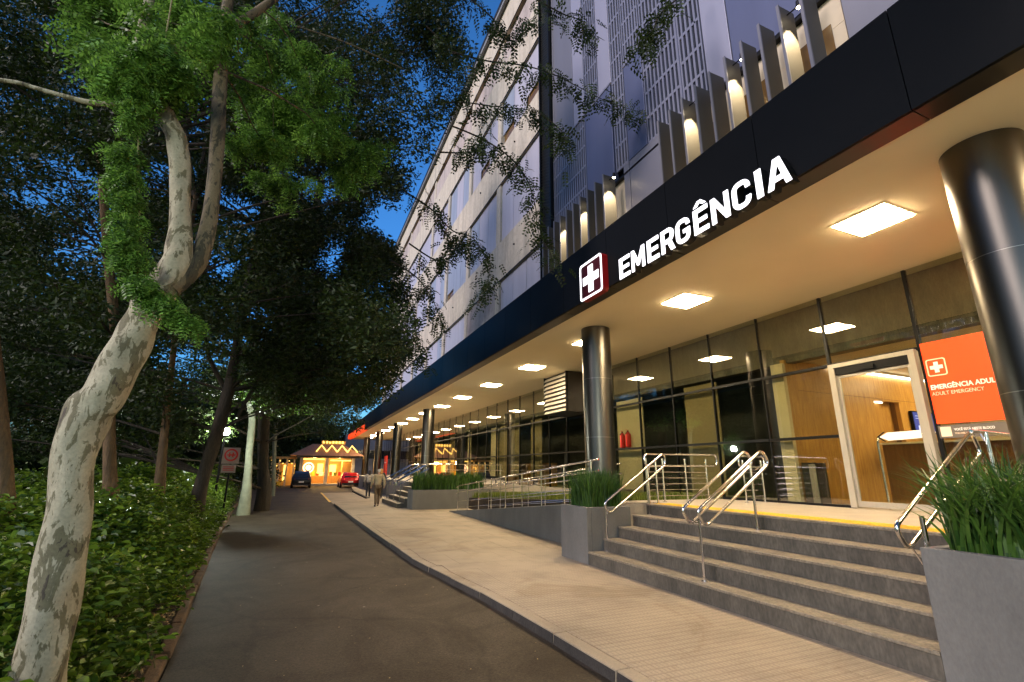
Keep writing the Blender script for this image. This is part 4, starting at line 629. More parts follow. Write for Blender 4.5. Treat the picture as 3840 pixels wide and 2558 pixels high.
# sidewalk bed and slabs
SWR = [(10.0, -10), (10.0, 62)]
SW_L = [(p[0] + 0.15, p[1]) for p in KERB_R] + [(2.1, 27.2), (3.15, 28.6), (4.1, 30.45), (4.25, 41), (4.75, 48), (6, 62)]
sw = strip(SW_L, SWR, -0.012, -10, 62, 0.5)
sidewalk = struct('sidewalk', sw, M['pave_plain'])
struct('sidewalk_far', strip(SW_L, SWR, 0.0, 19.5, 62, 0.5), M['pave_plain'])
TS = 0.5
full = MB().box(-TS / 2 + .0012, TS / 2 - .0012, -TS / 2 + .0012, TS / 2 - .0012, -0.011, 0.0)
first = None
nsl = 0
yy = -1.0
while yy < 19.5 - 1e-6:
    xr = 5.05 if yy < 9.0 else 5.9
    if yy >= 17: xr = 6.4
    xx = xr
    while True:
        xl = xx - TS
        e0, e1 = loft_interp(SW_L, yy) + .004, loft_interp(SW_L, yy + TS) + .004
        if xl >= max(e0, e1):
            if yy > 0.4 or True:
                if first is None:
                    first = full.build('paving_slab', M['paving'], sidewalk)
                    o = first
                else:
                    o = first.copy(); COL.objects.link(o); o.parent = sidewalk
                dz = random.uniform(-0.001, 0.0005)
                o.location = (xl + TS / 2, yy + TS / 2, dz)
                nsl += 1
            xx = xl
            if nsl > 285: break
        else:
            pts = [(e0, yy + .003), (xx - .003, yy + .003), (xx - .003, yy + TS - .003), (e1, yy + TS - .003)]
            if xx - max(e0, e1) > 0.05:
                MB().prism(pts, -0.011, 0.0).build('paving_slab', M['paving'], sidewalk); nsl += 1
            break
    yy += TS
# kerb stones right
kerb_r = thing('kerb', 'worn concrete kerb curving between the dark road and the pale sidewalk', 'kerb', (2.7, 3.0, 0))
y = 1.0
while y < 26.2:
    yn = y + random.uniform(0.95, 1.05)
    if yn > 26.3: yn = 26.3
    a, b = loft_interp(KERB_R, y + .006), loft_interp(KERB_R, yn - .006)
    dz = random.uniform(-0.004, 0.006); dx = random.uniform(-.008, .008)
    MB().hull8([(a + dx - .012, y + .006, -.16), (a + .145 + dx, y + .006, -.16), (b + .145 + dx, yn - .006, -.16), (b + dx - .012, yn - .006, -.16)],
               [(a + dx, y + .006, dz), (a + .145 + dx, y + .006, dz), (b + .145 + dx, yn - .006, dz), (b + dx, yn - .006, dz)]).build('kerb_stone', M['pave_plain'], kerb_r, bevel=0.006)
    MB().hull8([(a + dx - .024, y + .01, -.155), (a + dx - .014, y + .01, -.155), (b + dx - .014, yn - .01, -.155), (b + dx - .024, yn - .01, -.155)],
               [(a + dx - .008, y + .01, dz - .012), (a + dx - .003, y + .01, dz - .012), (b + dx - .003, yn - .01, dz - .012), (b + dx - .008, yn - .01, dz - .012)]).build('shaded_face', M['kerb_dark'], kerb_r)  # thin dark strip puts the kerb face's shade into colour
    y = yn
MB().poly([(0, 0, 0), (0, 0, 0), (0, 0, 0)]) if False else None
# dark broken gutter strip along the foot of the kerb
gm = MB(); y = 1.0
while y < 26.2:
    a, b = loft_interp(KERB_R, y), loft_interp(KERB_R, y + .2)
    w0, w1 = .035 + .02 * math.sin(y * 7.3) + .012 * math.sin(y * 23), .035 + .02 * math.sin((y + .2) * 7.3) + .012 * math.sin((y + .2) * 23)
    gm.quad((a - w0 - .02, y, -.096), (a - .01, y, -.096), (b - .01, y + .2, -.096), (b - w1 - .02, y + .2, -.096)); y += .2
gm.build('gutter_dirt', M['soil'], kerb_r)
k2 = thing('kerb', 'short dark kerb edge beyond the driveway beside the walking people', 'kerb', (4, 30.5, 0))
y = 30.5
while y < 41:
    a, b = loft_interp(RR, y + .01), loft_interp(RR, y + 0.99)
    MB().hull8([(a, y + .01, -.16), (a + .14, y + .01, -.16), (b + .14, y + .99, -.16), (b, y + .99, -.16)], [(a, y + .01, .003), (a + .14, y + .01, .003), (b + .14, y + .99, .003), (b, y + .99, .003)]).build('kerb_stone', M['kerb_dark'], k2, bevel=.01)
    y += 1
# left kerb, earth-covered
kl = thing('kerb', 'dirt stained low concrete kerb along the shrub bed left of the road', 'kerb', (-0.9, 3, 0))
y = 1.0
while y < 38:
    yn = y + random.uniform(.9, 1.1)
    a, b = loft_interp(KERB_L, y + .005), loft_interp(KERB_L, yn - .005)
    dz = random.uniform(-.012, .012); dx = random.uniform(-.012, .012)
    MB().hull8([(a - .13 + dx, y + .005, -.16), (a + dx, y + .005, -.16), (b + dx, yn - .005, -.16), (b - .13 + dx, yn - .005, -.16)],
               [(a - .125 + dx, y + .005, -.035 + dz), (a - .012 + dx, y + .005, -.04 + dz), (b - .012 + dx, yn - .005, -.04 + dz), (b - .125 + dx, yn - .005, -.035 + dz)]).build('kerb_stone', M['kerb_dirt'], kl, bevel=.02)
    y = yn
bed = MB(); y = -10.0
def bedz(x, y): return -0.03 + 0.03 * math.sin(x * 1.7 + y * .6) + .02 * math.sin(y * 2.3 + x)
xs = [0, -.3, -.7, -1.2, -2, -3.5, -6, -12, -40]
while y < 60:
    for i in range(len(xs) - 1):
        q = []
        for (xi, yy) in ((xs[i], y), (xs[i], y + 1), (xs[i + 1], y + 1), (xs[i + 1], y)):
            x = loft_interp(KERB_L, yy) - .13 + xi
            q.append((x, yy, bedz(x, yy) if xi < -.2 else -.05))
        bed.quad(*q)
    y += 1.0
struct('planting_bed', bed, M['soil'])

# ------------------------------------------------------------------ entrance stairs and terrace
XS = [5.05, 5.39, 5.73, 6.08, 6.42]; ZS = [.22, .43, .63, .83, 1.03]
def stairs(name, label, dx, y0, y1, zs, foot_z=-.01, back=None):
    t = thing(name, label, 'stairs', (XS[0] + dx, (y0 + y1) / 2, 0))
    zb = foot_z
    for i, (x, z) in enumerate(zip(XS, zs)):
        xe = XS[i + 1] + .0 if i < 4 else (back or x + .45)
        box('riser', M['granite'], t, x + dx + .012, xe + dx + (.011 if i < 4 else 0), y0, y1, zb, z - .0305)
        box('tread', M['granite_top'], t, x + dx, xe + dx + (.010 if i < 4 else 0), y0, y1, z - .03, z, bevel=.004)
        zb = z - .0305 if i < 0 else -.01
    return t
st1 = stairs('entrance_stairs', 'wide grey granite entrance stairs of five steps below the glass doors', 0, 2.70, 8.10, ZS)
ter = MB().box(6.872, 9.44, -6, 8.44, .2, 1.028)
struct('entrance_terrace', ter, M['deck'])
tstr = MB().box(6.95, 7.30, 2.72, 8.0, 1.029, 1.036)
ty = thing('tactile_strip', 'yellow tactile paving strip along the top of the entrance stairs', 'tactile strip', (7.1, 5.3, 1.03))
for i in range(21):
    y0 = 2.74 + i * .25
    m = MB().box(6.53, 6.93, y0, y0 + .246, 1.031, 1.036)
    for a in range(4):
        for c in range(1):
            m.box(6.56, 6.90, y0 + .02 + a * .056, y0 + .045 + a * .056, 1.036, 1.040)
    m.build('tactile_tile', M['yellow'], ty)

# ramp
def planter(name, label, x0, x1, y0, y1, z1, w=.1):
    t = thing(name, label, 'planter', (x0, y0, 0))
    box('front_wall', M['planter'], t, x0, x0 + w, y0, y1, -.01, z1, bevel=.008)
    box('side_wall', M['planter'], t, x0 + w + .001, x1, y0, y0 + w, -.01, z1 - .001, bevel=.008)
    box('side_wall', M['planter'], t, x0 + w + .001, x1, y1 - w, y1, -.01, z1 - .001, bevel=.008)
    box('back_wall', M['planter'], t, x1 - w, x1 - .001, y0 + w + .001, y1 - w - .001, -.01, z1 - .002)
    box('soil_fill', M['soil'], t, x0 + w + .001, x1 - w - .001, y0 + w + .001, y1 - w - .001, .1, z1 - .07)
    return t
pl_r = planter('planter_box', 'large grey rendered planter at the right foot of the entrance stairs', 5.05, 6.2, -1.2, 2.695, 1.03)
pl_l = planter('planter_box', 'grey rendered planter with tall grass left of the entrance stairs', 5.05, 6.05, 8.105, 9.10, .985)
pl_2 = planter('planter_box', 'long beige lit planter wall beside the far stairs', 4.62, 8.6, 21.25, 22.3, .80)
rw = thing('ramp_retaining_wall', 'grey wedge shaped wall carrying the ramp up to the entrance', 'retaining wall', (5.87, 9.2, 0))
MB().hull8([(5.87, 9.102, -.02), (6.02, 9.102, -.02), (6.02, 20.0, -.02), (5.87, 20.0, -.02)], [(5.87, 9.102, .98), (6.02, 9.102, .98), (6.02, 20.0, .02), (5.87, 20.0, .02)]).build('wall_face', M['planter'], rw, bevel=.006)
struct('ramp', MB().hull8([(6.021, 9.15, -.03), (7.12, 9.15, -.03), (7.12, 20.0, -.03), (6.021, 20.0, -.03)], [(6.021, 9.15, 1.0), (7.12, 9.15, 1.0), (7.12, 20.0, .012), (6.021, 20.0, .012)]), M['deck'])
struct('ramp_landing', MB().box(6.06, 9.44, 8.445, 9.148, -.01, 1.02), M['deck'])
struct('lawn_bank', MB().hull8([(7.13, 9.16, -.02), (9.44, 9.16, -.02), (9.44, 21.2, -.02), (7.13, 21.2, -.02)], [(7.13, 9.16, .98), (9.44, 9.16, .98), (9.44, 21.2, .60), (7.13, 21.2, .45)]), M['soil'])
struct('far_terrace', MB().box(5.98, 9.44, 22.35, 61.5, -.01, .998), M['deck'])
st2 = stairs('far_stairs', 'smaller grey stairs with steel rails beside the walking man', -.90, 22.32, 26.4, [.2, .4, .6, .8, .99], back=6.87)
wf = thing('terrace_wall', 'plain grey terrace wall beyond the far stairs', 'wall', (5.5, 26.6, 0))
box('wall_face', M['planter'], wf, 5.5, 5.97, 26.45, 61, -.01, 1.0)

# ------------------------------------------------------------------ railings
def arc_pts(pts, rad=.06, k=4):
    """round the corners of an open or closed polyline"""
    out = []
    n = len(pts)
    for i in range(n):
        p = Vector(pts[i])
        if i in (0, n - 1): out.append(tuple(p)); continue
        a = (Vector(pts[i - 1]) - p); b = (Vector(pts[i + 1]) - p)
        r = min(rad, a.length * .45, b.length * .45)
        a = p + a.normalized() * r; b = p + b.normalized() * r
        for j in range(k + 1):
            t = j / k
            out.append(tuple(a * (1 - t) ** 2 + p * 2 * t * (1 - t) + b * t * t))
    return out
def loop_rail(t, pts, r=.021):
    p = list(pts)
    mid = tuple((Vector(p[0]) + Vector(p[1])) / 2)
    q = [mid] + p[1:] + [p[0], mid]
    MB().tube(arc_pts(q, .09), r, 10).build('handrail', M['steel'], t, smooth=True)
def post(t, x, y, z0, z1, r=.02, lean=0):
    MB().cyl(x, y, z0, z1, r, 12).build('post', M['steel'], t, smooth=True)
    MB().cyl(x, y, z0, z0 + .012, .045, 16).build('base_plate', M['steel'], t)
def bracket(t, a, b):
    MB().tube([a, ((a[0] + b[0]) / 2, (a[1] + b[1]) / 2, min(a[2], b[2]) - .01), b], .009, 6).build('bracket', M['steel'], t, smooth=True)
h = thing('stair_handrail', 'double steel handrail beside the left planter of the entrance stairs', 'handrail', (5.36, 8.0, .22))
yl = 7.95
loop_rail(h, [(5.33, yl, 1.06), (6.84, yl, 2.02), (6.86, yl, 1.78), (5.44, yl, .875)])
post(h, 5.42, yl + .07, .22, 1.06); post(h, 6.45, yl + .06, .83, 1.72); post(h, 6.66, yl + .06, 1.03, 1.86)
bracket(h, (5.42, yl + .07, .98), (5.44, yl, .89)); bracket(h, (6.45, yl + .06, 1.66), (6.45, yl, 1.76))
h = thing('stair_handrail', 'four bar steel handrail standing in the middle of the entrance stairs', 'handrail', (5.2, 5.42, .22))
for yo in (5.56, 5.27):
    loop_rail(h, [(5.02, yo, 1.13), (6.40, yo, 1.98), (6.52, yo, 1.78), (5.16, yo, .93)])
post(h, 5.20, 5.42, .22, 1.0); post(h, 6.30, 5.42, .83, 1.78)
for x, z in ((5.20, 1.0), (6.30, 1.72)):
    bracket(h, (x, 5.42, z - .03), (x, 5.56, z)); bracket(h, (x, 5.42, z - .03), (x, 5.27, z))
h = thing('stair_handrail', 'double steel handrail in front of the right planter of the stairs', 'handrail', (5.4, 2.85, .22))
loop_rail(h, [(5.10, 2.89, 1.17), (6.80, 2.89, 2.11), (6.90, 2.89, 1.87), (5.24, 2.89, .97)])
post(h, 5.38, 2.80, .22, 1.27, .022); post(h, 7.0, 2.85, 1.03, 2.10)
MB().tube([(6.80, 2.89, 2.11), (7.05, 2.9, 2.11), (7.9, 2.9, 2.09)], .021, 10).build('handrail', M['steel'], h, smooth=True)
bracket(h, (5.38, 2.80, .86), (5.30, 2.89, .99)); bracket(h, (7.0, 2.85, 2.02), (7.0, 2.9, 2.1))
# barred terrace railing behind the left planter
h = thing('terrace_railing', 'five bar steel railing across the terrace behind the left planter', 'railing', (7.1, 8.4, 1.03))
for x in (6.70, 7.13, 7.75, 8.35):
    post(h, x, 8.36, 1.03, 1.92)
loop_rail(h, [(6.62, 8.30, 2.0), (8.62, 8.30, 2.02), (8.62, 8.30, 1.78), (6.62, 8.30, 1.76)])
for k in range(5):
    z = 1.16 + k * .12
    MB().tube([(6.70, 8.36, z), (8.35, 8.36, z)], .008, 6).build('rail_bar', M['steel'], h, smooth=True)
h = thing('terrace_railing', 'steel railing running along the glass behind the entrance stairs', 'railing', (8.9, 8.3, 1.03))
for x in (8.75, 9.3):
    post(h, x, 7.72, 1.03, 1.9)
loop_rail(h, [(8.62, 7.7, 1.98), (9.38, 7.7, 1.98), (9.38, 7.7, 1.76), (8.62, 7.7, 1.76)])
for k in range(5):
    z = 1.16 + k * .12
    MB().tube([(8.75, 7.72, z), (9.3, 7.72, z)], .008, 6).build('rail_bar', M['steel'], h, smooth=True)
# ramp railings
def rz(y): return .98 - (y - 9.1) * .0881
def ramp_rail(x, label, y0, n, dy=1.22, both=True):
    h = thing('ramp_railing', label, 'railing', (x, y0, 0))
    ys = [y0 - i * dy for i in range(n)]
    for y in ys:
        post(h, x, y, max(rz(y), 0), rz(y) + .88, .016)
        bracket(h, (x, y, rz(y) + .86), (x, y, rz(y) + .93))
    for dz in ((.93, .70) if both else (.93,)):
        MB().tube([(x, ys[0] + .2, rz(ys[0]) + dz - .06), (x, ys[0], rz(ys[0]) + dz), (x, ys[-1] - .3, rz(ys[-1]) + dz)], .019, 10).build('handrail', M['steel'], h, smooth=True)
    for dz in (.12, .34):
        MB().tube([(x, ys[0], rz(ys[0]) + dz), (x, ys[-1], rz(ys[-1]) + dz)], .008, 6).build('rail_bar', M['steel'], h, smooth=True)
    return h
ramp_rail(5.945, 'steel railing on top of the sloping ramp wall facing the sidewalk', 19.06, 9)
ramp_rail(7.08, 'steel railing on the inner side of the ramp beside the grass', 18.6, 8)
h = thing('terrace_railing', 'level steel railing above the far planter grass', 'railing', (7.4, 22.5, .99))
for x in (6.4, 7.4, 8.4, 9.2):
    post(h, x, 22.6, .998, 1.86, .018)
for z in (1.9, 1.64):
    MB().tube([(6.35, 22.6, z), (9.3, 22.6, z)], .02, 10).build('handrail', M['steel'], h, smooth=True)
for yo, lb in ((24.2, 'steel handrail in the middle of the far stairs'), (26.2, 'steel handrail on the far edge of the far stairs'), (22.7, 'steel handrail of the far stairs next to the planter wall')):
    h = thing('stair_handrail', lb, 'handrail', (4.3, yo, .2))
    for y in (yo - .12, yo + .12):
        MB().tube(arc_pts([(4.15, y, .93), (4.15, y, 1.13), (5.55, y, 1.9), (6.3, y, 1.9)], .1), .02, 8).build('handrail', M['steel'], h, smooth=True)
    MB().tube([(4.2, yo - .12, .94), (5.6, yo - .12, 1.7)], .02, 8).build('handrail', M['steel'], h, smooth=True)
    post(h, 4.35, yo, .2, 1.1, .018); post(h, 5.5, yo, .79, 1.75, .018)
# ------------------------------------------------------------------ canopy and glazed ground floor
ZC = 5.15; XG = 9.5
bld = thing('hospital_wing', 'modern hospital wing with dark blue canopy over a glazed ground floor', 'building', (9.5, 10, 0))
# fascia panels
ys = [-5.0, -3.2, -1.45, .31, 2.07, 3.78, 5.54]
while ys[-1] < 60: ys.append(ys[-1] + 1.76)
ys.append(62.0)
for a, b in zip(ys[:-1], ys[1:]):
    if b - a < .1: continue
    mb = MB().box(5.20, 5.24, a + .005, b - .005, 5.142, 6.412)
    mb.build('fascia_panel', M['fascia'], bld)
    box('fascia_soffit_panel', M['fascia_under'], bld, 5.242, 5.53, a + .005, b - .005, 5.138, 5.158)
box('fascia_backing', M['black'], bld, 5.245, 5.52, -5, 62, 5.162, 6.40)
box('canopy_soffit', M['ceiling'], bld, 5.535, XG + .35, -6, 62, ZC, ZC + .1)
box('canopy_slab', M['concrete'], bld, 5.535, 14, -6, 62, 5.27, 6.38)
box('end_cap', M['fascia'], bld, 5.2, 9.8, 62.01, 62.1, 5.14, 6.41)
rt = MB().box(5.15, 5.20, 46, 61.9, 5.16, 5.62)
rt.box(5.15, 5.53, 46, 61.9, 5.10, 5.135)
tag(rt.build('red_sign_band', M['red_tip']), 'glowing orange red band under the far end of the canopy', 'sign band')

# columns
def column(x, y, r, z0, label):
    t = thing('canopy_column', label, 'column', (x, y, z0))
    zs = [z0, 2.42, 3.83, ZC]
    for a, b in zip(zs[:-1], zs[1:]):
        MB().cyl(x, y, a + .004, b - .004, r, 48).build('steel_cladding', M['column'], t, smooth=True)
        m = t
    for z in zs[1:-1]:
        MB().cyl(x, y, z - .0035, z + .0035, r - .004, 48).build('joint_ring', M['ring'], t, smooth=True)
    return t
column(6.58, 2.12, .35, 1.03, 'huge round steel clad column at the right edge behind the planter grass')
column(6.60, 9.90, .36, .3, 'round steel clad column rising behind the left planter grass')
column(6.86, 28.4, .34, .998, 'round steel column behind the far planter')
column(6.88, 38.5, .34, .998, 'round steel column second beyond the far stairs')
column(6.9, 48.2, .34, .998, 'round steel column third beyond the far stairs beside the red totem')
column(6.9, 57.5, .34, .998, 'farthest round steel column at the end of the canopy')

# ceiling lights
ordn = ['nearest', 'second nearest', 'third nearest', 'fourth nearest', 'fifth nearest', 'sixth nearest', 'seventh nearest', 'eighth nearest', 'ninth nearest', 'tenth nearest', 'eleventh nearest', 'twelfth nearest', 'thirteenth nearest', 'fourteenth nearest', 'fifteenth nearest']
fx = 7.15
lab = {0: 'large square ceiling light nearest to the huge right column', 1: 'square ceiling light between the letter sign and the glass wall', 2: 'square ceiling light half hidden by the column at the left planter', 3: 'square ceiling light in front of the louvred duct box'}
ly = [3.58, 7.28, 11.05, 14.78, 18.78, 22.75, 26.6, 30.5, 34.4, 38.3, 42.2, 46.1, 50.0, 53.9, 57.8]
cl0 = None
for i, y in enumerate([-.2] + ly):
    name = 'square ceiling light above the right planter just outside the picture' if i == 0 else lab.get(i - 1, 'square canopy ceiling light, %s in the row running away' % ordn[i - 1])
    t = thing('ceiling_light', name, 'ceiling light', (fx, y, ZC), 'square lights set in the canopy ceiling')
    if cl0 is None:
        e = MB().box(-.345, .345, -.345, .345, -.022, -.002).build('diffuser', M['panel_emit'], None)
        f = MB()
        for q in ((-.37, .37, -.37, -.346), (-.37, .37, .346, .37), (-.37, -.346, -.3459, .3459), (.346, .37, -.3459, .3459)):
            f.box(q[0], q[1], q[2], q[3], -.012, -.001)
        f = f.build('frame', M['ceiling'], None)
        e.parent = t; f.parent = t; cl0 = (e, f)
    else:
        for o in cl0:
            c = o.copy(); COL.objects.link(c); c.parent = t

# glazing
mul_y = [-3.0, -1.5, 0.0, 1.46, 2.96, 4.46, 6.02, 7.56, 9.04, 10.5, 12.0]
while mul_y[-1] < 61: mul_y.append(mul_y[-1] + 1.5)
Z0, Z1, Z2, Z3 = 1.04, 2.335, 3.71, 5.14
for i, y in enumerate(mul_y):
    zb = Z0 if y < 9.1 else .62
    thick = .05 if i in (4, 5, 6) else .024
    box('mullion', M['black'], bld, XG - .014, XG + .06, y - thick / 2, y + thick / 2, zb - .02, Z3)
for i in range(len(mul_y) - 1):
    a, b = mul_y[i] + .016, mul_y[i + 1] - .016
    zb = Z0 if a < 9.0 else .62
    dr = i == 5
    if i == 4: a += .01; b -= .01
    for z in (Z1, Z2):
        if dr and z == Z1: continue
        box('transom', M['black'], bld, XG - .028, XG + .058, a, b, z - .028, z + .028)
    if not dr:
        box('sill', M['black'], bld, XG - .028, XG + .058, a, b, zb - .03, zb + .03)
        box('glass_pane', M['glass'], bld, XG, XG + .008, a, b, zb + .031, Z1 - .029)
        box('glass_pane', M['glass'], bld, XG, XG + .008, a, b, Z1 + .029, Z2 - .029)
    box('glass_pane', M['glass'], bld, XG, XG + .008, a, b, Z2 + .029, Z3)
box('lintel_beam', M['beam'], bld, XG + .30, XG + .55, -5, 61.5, 4.02, 5.14)
box('floor_slab', M['deck'], bld, XG - .05, 17, -5, 61.5, .55, 1.0)
box('base_wall', M['granite'], bld, XG - .03, XG + .2, 9.1, 61.5, -.01, .59)
# interior
box('back_wall', M['darkroom'], bld, 11.6, 11.7, 7.6, 61.5, 1.0, 4.0)
box('interior_ceiling', M['cream'], bld, XG + .56, 17, -5, 7.5, 4.10, 4.2)
box('interior_ceiling', M['darkroom'], bld, XG + .56, 17, 7.6, 61.5, 4.05, 4.2)
box('side_wall', M['wood'], bld, XG + .23, 12.75, 7.15, 7.25, 1.0, 4.09)
box('side_wall', M['wood'], bld, 13.75, 16.9, 7.15, 7.25, 1.0, 4.09)
box('side_wall', M['wood'], bld, 12.75, 13.75, 7.151, 7.25, 3.38, 4.09)
box('niche_back', M['wood'], bld, 12.70, 13.8, 7.36, 7.4, 1.0, 3.6)
box('niche_jamb', M['wood_dark'], bld, 12.70, 12.749, 7.251, 7.359, 1.0, 3.6)
box('niche_jamb', M['wood_dark'], bld, 13.751, 13.8, 7.251, 7.359, 1.0, 3.6)
box('niche_head', M['led'], bld, 12.76, 13.3, 7.27, 7.30, 3.35, 3.375)
box('wall_joint', M['wood_dark'], bld, XG + .56, 16.8, 7.142, 7.149, 3.42, 3.428)
box('end_pillar', M['cream'], bld, XG + .12, XG + .22, 7.13, 7.42, 1.0, 4.0)
box('far_wall', M['cream'], bld, 16.9, 17, -5, 7.5, 1.0, 4.1)
box('right_wall', M['cream'], bld, XG + .6, 16.9, -1.1, -1.0, 1.0, 4.1)
for j, (a, b, mt) in enumerate([(9.06, 10.22, 'blind'), (12.05, 13.42, 'cream'), (19.0, 20.1, 'blind'), (21.3, 22.35, 'blind'), (22.8, 23.95, 'blind'), (24.2, 25.2, 'cream'), (28.6, 29.3, 'cream'), (32.0, 33.4, 'blind'), (36.5, 37.9, 'blind'), (42.0, 43.4, 'cream'), (47, 48.4, 'blind')]):
    t = thing('window_blind', 'cream blind behind the glass, %s from the entrance' % ordn[j], 'blind', (XG + .2, a, 1), 'cream blinds behind the storefront')
    box('blind_fabric', M[mt], t, XG + .16, XG + .18, a, b, 1.1 if a < 19 else 1.35, 3.9)
    box('bottom_bar', M['alu'], t, XG + .15, XG + .19, a, b, 1.08 if a < 19 else 1.33, 1.1 if a < 19 else 1.35)
for a, b in ((19.0, 20.1), (21.3, 22.35), (22.8, 23.95)):
    o = thing('low_cabinet', 'low orange wood cabinet behind the far glass, %s pane' % {19.0: 'nearest yellow', 21.3: 'middle cream', 22.8: 'farthest cream'}[a], 'cabinet', (10.2, a, 1), 'orange wood cabinets behind the glass')
    box('cabinet_body', M['wood'], o, 10.0, 10.4, a, b, 1.0, 1.95); box('cabinet_top', M['wood_dark'], o, 9.98, 10.42, a - .01, b + .01, 1.951, 1.98)
# lobby lights
for k, (x, y) in enumerate([(14.2, 5.9), (11.6, 4.2), (14.2, 2.6), (11.6, 1.2)]):
    t = thing('lobby_light', ['square lobby ceiling light seen through the sliding door', 'square lobby ceiling light just inside the entrance', 'square lobby ceiling light deep behind the orange sign', 'square lobby ceiling light behind the big right column'][k], 'ceiling light', (x, y, 4.1))
    box('diffuser', M['lobby_emit'], t, x - .3, x + .3, y - .3, y + .3, 4.075, 4.098)
t = thing('light_strip', 'glowing white light strip along the top of the lobby wood wall', 'light strip', (13, 7.1, 4.0))
box('strip_lens', M['led'], t, 11.2, 16.5, 7.06, 7.11, 4.00, 4.04)
box('strip_housing', M['alu'], t, 11.2, 16.5, 7.055, 7.115, 4.041, 4.08)
# reception
t = thing('reception_counter', 'dark walnut reception counter behind the sliding door', 'counter', (12.6, 5.6, 1))
box('counter_front', M['wood_dark'], t, 12.3, 12.4, 3.2, 6.9, 1.0, 2.28)
box('counter_top', M['cream'], t, 12.25, 12.9, 3.15, 6.95, 2.281, 2.32)
t = thing('wall_screen', 'blue lit information screen above the reception counter', 'screen', (14.4, 7.0, 3))
box('screen_case', M['black'], t, 14.05, 14.95, 7.06, 7.13, 2.62, 3.18)
box('screen_face', M['screen'], t, 14.08, 14.92, 7.052, 7.059, 2.65, 3.15)
for k in range(3):
    x = 14.25 + k * .22
    MB().cyl(x, 7.049, 0, .004, .05, 12).build('screen_mark', M['screen_dot'], t) if False else box('screen_mark', M['screen_dot'], t, x - .04, x + .04, 7.046, 7.051, 2.70, 2.82)
for z in (3.05, 2.99):
    box('screen_line', M['screen_dot'], t, 14.15, 14.75, 7.046, 7.051, z, z + .012)
t = thing('metal_cabinet', 'low grey steel cabinet against the wood wall beside the entrance', 'cabinet', (9.9, 7.0, 1))
box('cabinet_body', M['column'], t, 9.75, 10.05, 6.78, 7.10, 1.0, 1.85); box('cabinet_door', M['alu'], t, 9.742, 9.749, 6.80, 6.94, 1.05, 1.82)
# fire extinguishers
for (y, z, lb) in ((12.75, 2.38, 'red fire extinguisher hanging inside beside the steel column'), (13.05, 2.36, 'smaller red fire extinguisher hanging left of the other one')):
    t = thing('fire_extinguisher', lb, 'extinguisher', (9.66, y, z))
    MB().tube([(9.58, y, z), (9.58, y, z + .03), (9.58, y, z + .4), (9.58, y, z + .46), (9.58, y, z + .49)], [.06, .085, .085, .05, .025], 16).build('tank', M['red'], t, smooth=True)
    MB().tube([(9.58, y, z + .49), (9.58, y, z + .53)], .02, 8).build('valve', M['black'], t)
    MB().tube([(9.58, y - .02, z + .53), (9.58, y + .1, z + .56)], .01, 6).build('lever', M['red'], t)
    MB().tube([(9.58, y + .02, z + .51), (9.58, y + .12, z + .45), (9.58, y + .11, z + .2)], .011, 6).build('hose', M['black'], t, smooth=True)

# sliding entrance door
door = thing('sliding_door', 'glass sliding entrance door in a wide pale aluminium frame', 'door', (9.45, 5.2, 1.03))
ya, yb, zt = 4.50, 5.98, 3.70
box('frame_post', M['alu'], door, 9.38, 9.50, yb - .11, yb, 1.04, zt)
box('frame_post', M['alu'], door, 9.38, 9.50, ya, ya + .10, 1.04, zt)
box('frame_head', M['alu'], door, 9.381, 9.50, ya + .101, yb - .111, zt - .075, zt - .001)
box('sensor_housing', M['black'], door, 9.40, 9.50, ya + .101, yb - .111, zt - .22, zt - .077)
box('motion_sensor', M['black'], door, 9.36, 9.399, 5.15, 5.42, zt - .20, zt - .13)
leaf = box('door_leaf', M['clear'], door, 9.44, 9.45, ya + .16, 5.82, 1.16, 3.42)
box('leaf_stile', M['alu'], leaf, 9.43, 9.47, 5.822, 5.87, 1.06, 3.47)
box('leaf_stile', M['alu'], leaf, 9.43, 9.47, ya + .11, ya + .158, 1.06, 3.47)
box('leaf_rail', M['alu'], leaf, 9.431, 9.469, ya + .16, 5.82, 1.06, 1.158)
box('leaf_rail', M['alu'], leaf, 9.431, 9.469, ya + .16, 5.82, 3.421, 3.47)
g = thing('arrow_sign', 'white arrow shaped sign pointing left on the sliding door glass', 'sign', (9.42, 5, 2.25))
MB().hull8([(9.422, 4.66, 2.22), (9.428, 4.66, 2.22), (9.428, 5.17, 2.20), (9.422, 5.17, 2.20)], [(9.422, 4.66, 2.35), (9.428, 4.66, 2.35), (9.428, 5.17, 2.34), (9.422, 5.17, 2.34)]).build('sign_board', M['white'], g)
MB().hull8([(9.422, 5.171, 2.20), (9.428, 5.171, 2.20), (9.428, 5.30, 2.268), (9.422, 5.30, 2.268)], [(9.422, 5.171, 2.34), (9.428, 5.171, 2.34), (9.428, 5.30, 2.272), (9.422, 5.30, 2.272)]).build('arrow_head', M['white'], g)
for s in (1, -1):
    MB().hull8([(9.418, 5.23, 2.27 + s * .085), (9.421, 5.23, 2.27 + s * .085), (9.421, 5.35, 2.269), (9.418, 5.35, 2.269)], [(9.418, 5.20, 2.27 + s * .085), (9.421, 5.20, 2.27 + s * .085), (9.421, 5.31, 2.271), (9.418, 5.31, 2.271)]).build('chevron', M['black'], g)
gate = thing('glass_gate', 'frameless glass swing gate with steel edge inside the entrance', 'gate', (9.9, 5.2, 1))
box('gate_leaf', M['clear'], gate, 9.90, 9.912, 4.7, 5.55, 1.1, 2.25)
MB().tube(arc_pts([(9.9, 5.62, 1.02), (9.9, 5.62, 2.3), (9.9, 4.65, 2.32)], .12), .02, 8).build('gate_frame', M['steel'], gate, smooth=True)

